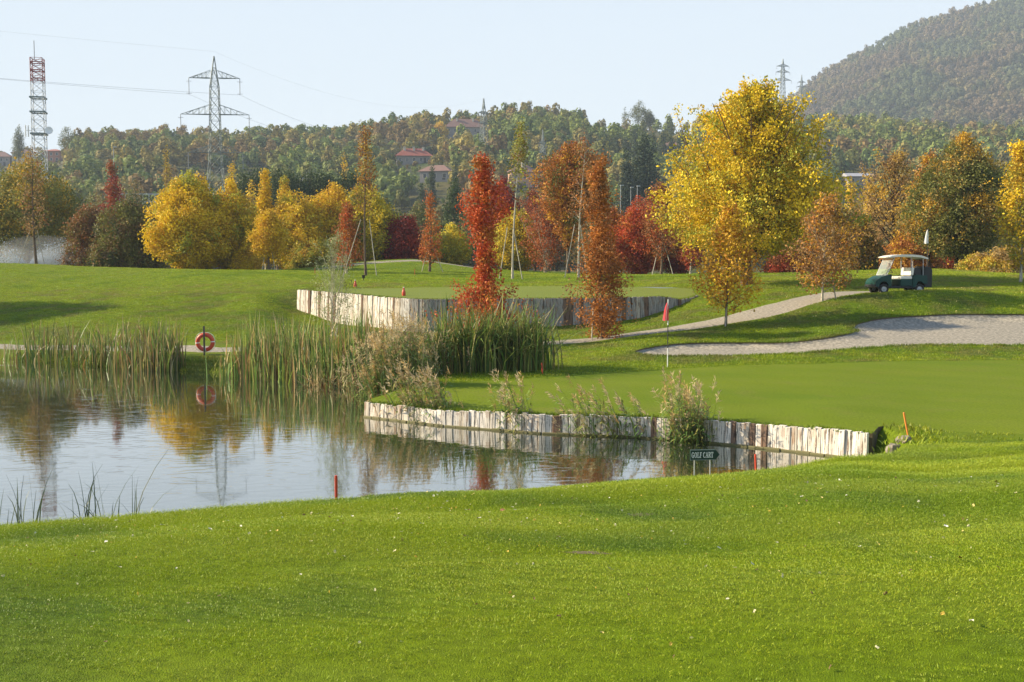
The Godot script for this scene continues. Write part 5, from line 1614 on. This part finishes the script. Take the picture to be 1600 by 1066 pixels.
	mb.prism([Vector2(-1.42, 0.3), Vector2(-1.08, 0.3), Vector2(-1.04, 1.1), Vector2(-1.12, 1.24), Vector2(-1.36, 1.2), Vector2(-1.43, 1.06)], -0.5, 0.5)
	solid("bag_cover", mb, dark, t)
	mb = MB.new()
	mb.prism([Vector2(-0.9, 0.84), Vector2(-0.62, 0.84), Vector2(-0.58, 1.12), Vector2(-0.66, 1.18), Vector2(-0.86, 1.12)], -0.5, 0.5)
	solid("rear_pack", mb, dark, t)
	mb = MB.new()
	mb.rod(Vector3(0.52, 0.78, 0.26), Vector3(0.24, 1.06, 0.26), 0.02)
	solid("steering_column", mb, dark, t)
	mb = MB.new()
	var pts := []
	var rad := []
	var bs := Basis(Vector3(0, 0, 1), 0.75)
	for i in 21:
		pts.append(Vector3(0.24, 1.06, 0.26) + bs * Vector3(cos(TAU * i / 20.0) * 0.17, 0, sin(TAU * i / 20.0) * 0.17)); rad.append(0.016)
	mb.tube(pts, rad, 6, false)
	mb.rod(Vector3(0.24, 1.06, 0.26) + bs * Vector3(0, 0, -0.17), Vector3(0.24, 1.06, 0.26) + bs * Vector3(0, 0, 0.17), 0.014)
	solid("steering_wheel", mb, dark, t)
	for w in [[0.85, 0.5], [0.85, -0.5], [-0.82, 0.5], [-0.82, -0.5]]:
		var side := Basis(Vector3(1, 0, 0), PI / 2 if w[1] > 0 else -PI / 2)
		mb = MB.new()
		mb.lathe(Vector3(w[0], 0.22, w[1]), side, [Vector2(0.12, -0.08), Vector2(0.2, -0.09), Vector2(0.225, -0.06), Vector2(0.225, 0.05), Vector2(0.2, 0.08), Vector2(0.12, 0.07)], 20)
		var o := solid("wheel", mb, tyre, t)
		mb = MB.new()
		mb.lathe(Vector3(w[0], 0.22, w[1]), side, [Vector2(0.125, 0.07), Vector2(0.1, 0.05), Vector2(0.04, 0.06), Vector2(0.03, 0.08), Vector2(0, 0.085)], 16)
		solid("hubcap", mb, M.galvanised, o)

# ------------------------------------------------------------------ far things
func lattice(mb: MB, levels: Array, bar: float) -> void:   # levels: Vector2(height, half width), a square mast with crossed bracing
	for k in levels.size() - 1:
		var a: Vector2 = levels[k]
		var b: Vector2 = levels[k + 1]
		for q in 4:
			var s := [Vector3(-1, 0, -1), Vector3(1, 0, -1), Vector3(1, 0, 1), Vector3(-1, 0, 1)]
			var p0: Vector3 = s[q] * a.y + Vector3(0, a.x, 0)
			var p1: Vector3 = s[q] * b.y + Vector3(0, b.x, 0)
			var r0: Vector3 = s[(q + 1) % 4] * a.y + Vector3(0, a.x, 0)
			var r1: Vector3 = s[(q + 1) % 4] * b.y + Vector3(0, b.x, 0)
			mb.tube([p0, p1], [bar, bar], 4, false)
			mb.tube([p0, r1], [bar * 0.6, bar * 0.6], 4, false)
			mb.tube([r0, p1], [bar * 0.6, bar * 0.6], 4, false)
			mb.tube([p1, r1], [bar * 0.6, bar * 0.6], 4, false)

func pylon(label: String, x: float, y: float, z: float, top: float, wide: float, neck: float, arms: Array, bar: float, turn: float, drop := 3.4) -> Node3D:
	var t := thing("power_pylon", label, "pylon", Vector3(x, y, z), turn)
	var h := top - y
	var lv := []
	var at := 0.0
	var low: float = arms[0][0]
	while at < low:
		var w := lerpf(wide, neck, pow(at / low, 0.8))
		lv.append(Vector2(at, w))
		at += maxf(w * 2.0, 1.2)
	while at < h - 5.0:
		lv.append(Vector2(at, lerpf(neck, neck * 0.62, (at - low) / maxf(1.0, h - low))))
		at += neck * 2.0
	lv.append(Vector2(h - 5.0, neck * 0.6))
	lv.append(Vector2(h - 2.4, neck * 0.3))
	lv.append(Vector2(h, 0.06))
	var mb := MB.new()
	lattice(mb, lv, bar)
	solid("mast", mb, M.steel, t)
	for a in arms:   # height, half length
		mb = MB.new()
		for s in [-1.0, 1.0]:
			var tip := Vector3(s * a[1], a[0], 0)
			for d in [-1.0, 1.0]:
				var root := Vector3(s * neck * 0.7, a[0], d * neck * 0.6)
				var head := Vector3(s * neck * 0.6, a[0] + a[1] * 0.3, d * neck * 0.5)
				mb.tube([root, tip], [bar * 0.8, bar * 0.8], 4, false)
				mb.tube([head, tip], [bar * 0.6, bar * 0.6], 4, false)
				for q in range(1, 5):
					var u := q / 5.0
					mb.tube([root.lerp(tip, u), head.lerp(tip, u)], [bar * 0.45, bar * 0.45], 4, false)
					mb.tube([root.lerp(tip, u), head.lerp(tip, u - 0.2)], [bar * 0.45, bar * 0.45], 4, false)
		mb.tube([Vector3(-a[1], a[0], 0), Vector3(a[1], a[0], 0)], [bar * 0.6, bar * 0.6], 4, false)
		solid("crossarm", mb, M.steel, t)
		if drop > 0.0:
			for s in [-1.0, 1.0]:
				mb = MB.new()
				mb.tube([Vector3(s * a[1], a[0], 0), Vector3(s * a[1], a[0] - drop, 0)], [0.07, 0.07], 5)
				for q in 2: mb.tube([Vector3(s * a[1] - 0.55, a[0] - 0.7 - q * (drop - 0.9), 0), Vector3(s * a[1] + 0.55, a[0] - 0.7 - q * (drop - 0.9), 0)], [0.04, 0.04], 4)
				solid("insulator", mb, M.wire, t)
	return t

func cable(label: String, a: Vector3, b: Vector3, sag: float, r := 0.022) -> void:
	var mb := MB.new()
	var pts := []
	var rad := []
	for i in 25:
		var u := i / 24.0
		pts.append(a.lerp(b, u) - Vector3(0, sag * 4.0 * u * (1.0 - u), 0)); rad.append(r)
	mb.tube(pts, rad, 4, false)
	tag(solid("power_line", mb, M.wire), label, "power line")

func house(called: String, label: String, x: float, y: float, z: float, turn: float, w: float, d: float, h: float, rise: float, wall_c: Material, roof_c: Material, cols: int, rows: int, chimneys: int, hip := true) -> void:
	var t := thing(called, label, "house", Vector3(x, y, z), turn)
	var mb := MB.new()
	mb.box(Vector3(0, h * 0.5 - 2.0, 0), Vector3(w, h + 4.0, d))
	solid("wall", mb, wall_c, t)
	mb = MB.new()
	var e := 0.7
	var c := [Vector3(-w / 2 - e, h, d / 2 + e), Vector3(w / 2 + e, h, d / 2 + e), Vector3(w / 2 + e, h, -d / 2 - e), Vector3(-w / 2 - e, h, -d / 2 - e)]
	var k := w / 2 - (d / 2 if hip else -e)
	var r0 := Vector3(-k, h + rise, 0)
	var r1 := Vector3(k, h + rise, 0)
	mb.quad(c[0], c[1], r1, r0)
	mb.quad(c[2], c[3], r0, r1)
	mb.tri(c[1], c[2], r1)
	mb.tri(c[3], c[0], r0)
	mb.quad(c[3], c[2], c[1], c[0])
	var roof := solid("roof", mb, roof_c, t)
	for q in chimneys:
		mb = MB.new()
		mb.box(Vector3((q + 0.5) / chimneys * w * 0.8 - w * 0.4, h + rise * 0.85, d * 0.12), Vector3(0.9, 1.8, 0.9))
		mb.box(Vector3((q + 0.5) / chimneys * w * 0.8 - w * 0.4, h + rise * 0.85 + 1.0, d * 0.12), Vector3(1.15, 0.2, 1.15))
		solid("chimney", mb, M.stucco, roof)
	for j in rows:
		for i in cols:
			var at := Vector3((i + 0.5) / cols * w - w / 2, h - 1.6 - j * 2.9, d / 2)
			mb = MB.new()
			for s in [-1.0, 1.0]:
				mb.box(at + Vector3(s * 0.62, 0, 0.03), Vector3(0.14, 1.6, 0.12))
				mb.box(at + Vector3(0, s * 0.76, 0.032), Vector3(1.1, 0.1, 0.12))
			var f := solid("window", mb, M.stucco, t)
			mb = MB.new()
			mb.box(at + Vector3(0, 0, 0.01), Vector3(1.1, 1.5, 0.04))
			solid("pane", mb, M.glass, f)
	mb = MB.new()
	mb.box(Vector3(w * 0.31, 1.0, d / 2 + 0.02), Vector3(1.1, 2.1, 0.1))
	solid("door", mb, M.post_wood, t)

func build_far() -> void:
	M.stucco = paint(0.5, 0.46, 0.38, 0.9)
	var cream := paint(0.6, 0.5, 0.32, 0.9)
	var pinkish := paint(0.45, 0.28, 0.19, 0.9)
	var grey := paint(0.26, 0.24, 0.23, 0.9)
	var rust_wall := paint(0.34, 0.15, 0.1, 0.9)
	var tile := paint(0.26, 0.075, 0.05, 0.9)
	var old_tile := paint(0.18, 0.1, 0.08, 0.9)
	var slate := paint(0.3, 0.3, 0.33, 0.9)
	var paints := {"grey": grey, "cream": cream, "pinkish": pinkish, "rust_wall": rust_wall, "tile": tile, "old_tile": old_tile, "slate": slate}
	for h in homes:
		var d: float = h[13]
		house("villa" if h[8] != "slate" else "shed", h[12], h[0] * d, hill(h[0] * d, d) - 0.2, -d, h[2], h[3], h[4], h[5], h[6], paints[h[7]], paints[h[8]], h[9], h[10], h[11], h[8] != "slate")
	# pylons and masts
	var p := pylon("biggest steel lattice pylon, behind the yellow ball-shaped tree", -62.10, 4.07, -230.00, 48.37, 3.0, 1.15, [[24.4, 5.6], [32.3, 7.0], [39.8, 5.2]], 0.07, 0.1)
	pylon("dark slender pylon standing in front of the upper villa", -11.04, 44.11, -430.00, 70.87, 1.6, 0.9, [[17.0, 3.2], [21.0, 3.2]], 0.13, 0.9, 1.6)
	pylon("dark slender pylon on the slope above the peach-walled house", 11.22, 32.49, -400.00, 54.92, 1.2, 0.7, [[14.0, 2.6], [17.5, 2.6]], 0.12, 1.0, 1.6)
	pylon("pale far pylon on the skyline over the big yellow tree", 186.63, 105.75, -760.00, 149.33, 2.6, 1.2, [[29.0, 6.2], [34.5, 5.0], [38.5, 4.4]], 0.16, 0.1, 2.0)
	pylon("faintest small pylon on the ridge at the mountain's foot", 252.25, 147.48, -960.00, 173.91, 1.8, 0.9, [[16.0, 4.6], [20.0, 3.6]], 0.17, 0.1, 1.6)
	var mx := Vector3(-92.50, 4.05, -215.00)
	var t := thing("antenna_mast", "square lattice antenna mast with red and white top", "mast", mx, 0.2)
	var lv := []
	for k in 21: lv.append(Vector2(k * 1.82, 1.26 - 0.008 * k))
	var mb := MB.new()
	lattice(mb, lv, 0.06)
	solid("mast", mb, M.galvanised, t)
	lv = []
	for k in 5: lv.append(Vector2(36.4 + k * 1.15, 1.1))
	mb = MB.new()
	lattice(mb, lv, 0.07)
	for k in 3:
		for q in 4: mb.box(Vector3([1.12, -1.12, 0.0, 0.0][q], 37.0 + k * 1.6, [0.0, 0.0, 1.12, -1.12][q]), Vector3(0.1 if q < 2 else 2.2, 0.16, 2.2 if q < 2 else 0.1))
	solid("red_top", mb, paint(0.26, 0.06, 0.05, 0.7), t)
	mb = MB.new()
	mb.rod(Vector3(-0.5, 40.8, 0), Vector3(-0.5, 44.4, 0), 0.07)
	solid("whip_antenna", mb, M.wire, t)
	for k in [26.4, 30.6, 33.4]:
		mb = MB.new()
		for q in 4: mb.box(Vector3([1.35, -1.35, 0.0, 0.0][q], k, [0.0, 0.0, 1.35, -1.35][q]), Vector3(0.1 if q < 2 else 2.7, 0.3, 2.7 if q < 2 else 0.1))
		solid("platform", mb, M.steel, t)
	for k in [[-2.4, 1.7], [-1.9, 1.7]]:
		mb = MB.new()
		mb.rod(Vector3(k[0], 25.8, 0.4), Vector3(k[0], 28.0, 0.4), 0.13)
		mb.rod(Vector3(k[0], 27.0, 0.4), Vector3(-1.2, 27.0, 0.4), 0.05)
		solid("panel_antenna", mb, M.white_paint, t)
	mb = MB.new()
	mb.lathe(Vector3(2.0, 27.0, 0.8), Basis(Vector3(1, 0, 0), PI / 2 - 0.2), [Vector2(0, 0), Vector2(0.4, 0.05), Vector2(0.75, 0.2), Vector2(0.75, 0.3), Vector2(0, 0.15)], 16)
	mb.rod(Vector3(1.2, 27.0, 0.5), Vector3(2.0, 27.0, 0.8), 0.06)
	solid("dish", mb, M.white_paint, t)
	var tips := [p.to_global(Vector3(-5.2, 36.4, 0)), p.to_global(Vector3(5.2, 36.4, 0)), p.to_global(Vector3(-7.0, 28.9, 0)), p.to_global(Vector3(0, 45.3, 0))]
	cable("upper power line running past the antenna mast to the biggest pylon", tips[0], Vector3(-272, 62, -170), 4.0)
	cable("lower power line running past the antenna mast to the biggest pylon", tips[1], Vector3(-264, 53, -140), 3.5)
	cable("topmost thin earth wire running to the tip of the biggest pylon", tips[3], Vector3(-280, 67, -176), 2.0, 0.012)
	cable("power line sagging from the biggest pylon's sunless arm towards the slender pylon", tips[1], Vector3(-10.76, 61.98, -430.00), 9.0)
	cable("thin power line falling from the biggest pylon's sunlit arm over the yellow row", tips[0], Vector3(-12.51, 60.49, -430.00), 10.0)
	cable("earth wire from the biggest pylon's tip to the slender pylon", tips[3], Vector3(-10.99, 70.87, -430.00), 7.0, 0.012)
	for k in [[-38.24, -200.00, 280, "street lamp over the row of clipped pines, the nearer of a pair"], [-38.35, -205.00, 272, "street lamp over the row of clipped pines, the taller of a pair"], [20.32, -205.00, 291, "street lamp below the dark cedar, first of three"], [22.24, -205.00, 294, "street lamp below the dark cedar, second of three"], [23.79, -208.00, 292, "street lamp below the dark cedar, third of three"], [-72.61, -200.00, 232, "tall bare lamp pole above the dark red conifer"]]:
		var top: float = 3.8 + (423.0 - k[2]) / 1700.0 * -k[1]
		t = thing("street_lamp", k[3], "street lamp", Vector3(k[0], 3.6, k[1]), 0.3)
		mb = MB.new()
		mb.tube([Vector3.ZERO, Vector3(0, top - 3.7, 0)], [0.07, 0.04], 6)
		solid("pole", mb, M.galvanised, t)
		mb = MB.new()
		mb.box(Vector3(0.25, top - 3.6, 0), Vector3(0.7, 0.14, 0.3), Basis(), 0.05)
		solid("lamp_head", mb, M.galvanised, t)
	t = thing("railing", "long grey railing on posts behind the brown thicket", "railing", Vector3(-64.02, 14.11, -190.00), 0.08)
	for k in 9:
		mb = MB.new()
		mb.box(Vector3(-4.0 + k * 1.0, 0.2, 0), Vector3(0.12, 5.6, 0.12))
		solid("post", mb, M.galvanised, t)
	for k in [2.95, 1.6]:
		mb = MB.new()
		mb.box(Vector3(0, k, 0.08), Vector3(8.6, 0.16, 0.08))
		solid("rail", mb, M.galvanised, t)
	stone_face()
	# clipped hedge below the upper villa
	t = thing("hedge", "long dark clipped hedge between the two upper villas", "hedge", Vector3(0, 0, 0))
	var cp := Copies3D.new()
	for k in 700:
		var b := rf(-0.0853, -0.0482)
		var d := 478.0 + rf(-1, 1)
		var q := rf(2.2, 3.6)
		cp.add(turned().scaled(Vector3(q, q, q)), Vector3(b * d, hill(b * d, d) + rf(0.3, 3.2), -d), Color(0.05, 0.09, 0.035) * rf(0.7, 1.2))
	many("foliage", cp, leaf_cluster(10, 0.25, 0.14, 0.7), M.leaf, t)
	# trees beyond the frame that shade the far lawn
	for k in [[-40.5, -59.5, 13.0, 3.2, "round tree on the lawn beyond the picture, nearer the pond"], [-36.5, -57.5, 9.0, 2.2, "smaller round tree on the lawn beyond the picture"], [-46.0, -58.5, 15.0, 3.4, "tallest round tree on the lawn beyond the picture"]]:
		tree("round_tree", k[4], k[0], k[1], k[2], k[3], {"cols": [OLIVE, GOLD, OLIVE], "n": 1700, "base": 0.25, "shape": "egg", "s": 1.5, "limbs": 20, "cs": 0.28, "leaf": 0.14})

func stone_face() -> void:
	var mb := MB.new()
	var f := noise_of(91, 0.09, 3)
	var c := Vector3(572.73, 249.79, -1262.00)
	var row := []
	for j in 7:
		var r := []
		for i in 6:
			var p := Vector3((i - 2.5) * 1.9 * (1.0 - absf(j - 3.0) * 0.1), j * 3.2 - 4.0, 0.0)
			p.z = 6.0 - j * 1.6 + f.get_noise_2d(i * 9.0, j * 9.0) * 4.0
			p.x += f.get_noise_2d(i * 7.0 + 90.0, j * 11.0) * 3.0
			r.append(p)
		row.append(r)
	for j in 6:
		for i in 5: mb.quad(row[j][i], row[j][i + 1], row[j + 1][i + 1], row[j + 1][i])
	for j in 6:   # its flanks run back into the slope
		mb.quad(row[j][0] - Vector3(0, 0, 20), row[j][0], row[j + 1][0], row[j + 1][0] - Vector3(0, 0, 20))
		mb.quad(row[j][5], row[j][5] - Vector3(0, 0, 20), row[j + 1][5] - Vector3(0, 0, 20), row[j + 1][5])
	for i in 5: mb.quad(row[6][i], row[6][i + 1], row[6][i + 1] - Vector3(0, 0, 20), row[6][i] - Vector3(0, 0, 20))
	var o := solid("rock_face", mb, paint(0.6, 0.5, 0.4, 0.95))
	o.position = c
	tag(o, "bare pale rock face high on the wooded mountain", "rock")

func build_spray() -> void:
	var t := thing("fountain_spray", "white sprinkler spray of falling drops behind the lawn's crest", "fountain", Vector3(0, 0, 0))
	var cp := Copies3D.new()
	var m := paint(0.85, 0.88, 0.9, 0.1)
	m.vertex_color_use_as_albedo = true
	m.metallic_specular = 1.0
	m.backlight_enabled = true
	m.backlight = Color(0.9, 0.9, 0.9)
	var mb := MB.new()
	var s := SphereMesh.new()
	s.radius = 0.5
	s.height = 1.0
	s.radial_segments = 6
	s.rings = 3
	var o := Vector3(-43.5, 3.9, -98)
	for k in 26000:   # drops along many thrown arcs
		var a := rf(-0.5, 0.9) if k % 3 else rf(1.6, 3.4)
		var v := rf(4.0, 9.5)
		var el := rf(0.5, 1.0)
		var tt := rf(0.0, 1.0) * 2.0 * v * sin(el) / 9.8
		var p := o + Vector3(cos(a) * cos(el) * v * tt, v * sin(el) * tt - 4.9 * tt * tt, sin(a) * cos(el) * v * tt * 0.5) + Vector3(rng.randfn(), rng.randfn(), rng.randfn()) * 0.12
		var q := rf(0.012, 0.032) if k % 25 else rf(0.04, 0.09)
		cp.add(Basis.from_scale(Vector3(q, q * 1.6, q)), p, Color(0.85, 0.88, 0.92))
	many("drops", cp, s, m, t)
	for q in [[Vector3(1.2, 1.3, 0), Vector3(8.5, 3.6, 4.0), 0.05], [Vector3(3.6, 1.0, 0.3), Vector3(6.0, 2.0, 3.0), 0.06], [Vector3(-2.5, 1.0, 0), Vector3(7.0, 2.4, 3.0), 0.06]]:
		var fm := FogMaterial.new()
		fm.albedo = Color(0.97, 0.98, 1.0)
		fm.density = q[2]
		var fv := FogVolume.new()
		fv.name = "mist"
		fv.shape = RenderingServer.FOG_VOLUME_SHAPE_ELLIPSOID
		fv.size = q[1]
		fv.material = fm
		fv.position = o + q[0]
		fv.set_meta("kind", "stuff")
		t.add_child(fv, true)
	mb.tube([o - Vector3(0, 0.9, 0), o], [0.05, 0.03], 8)
	solid("nozzle", mb, M.steel, t)
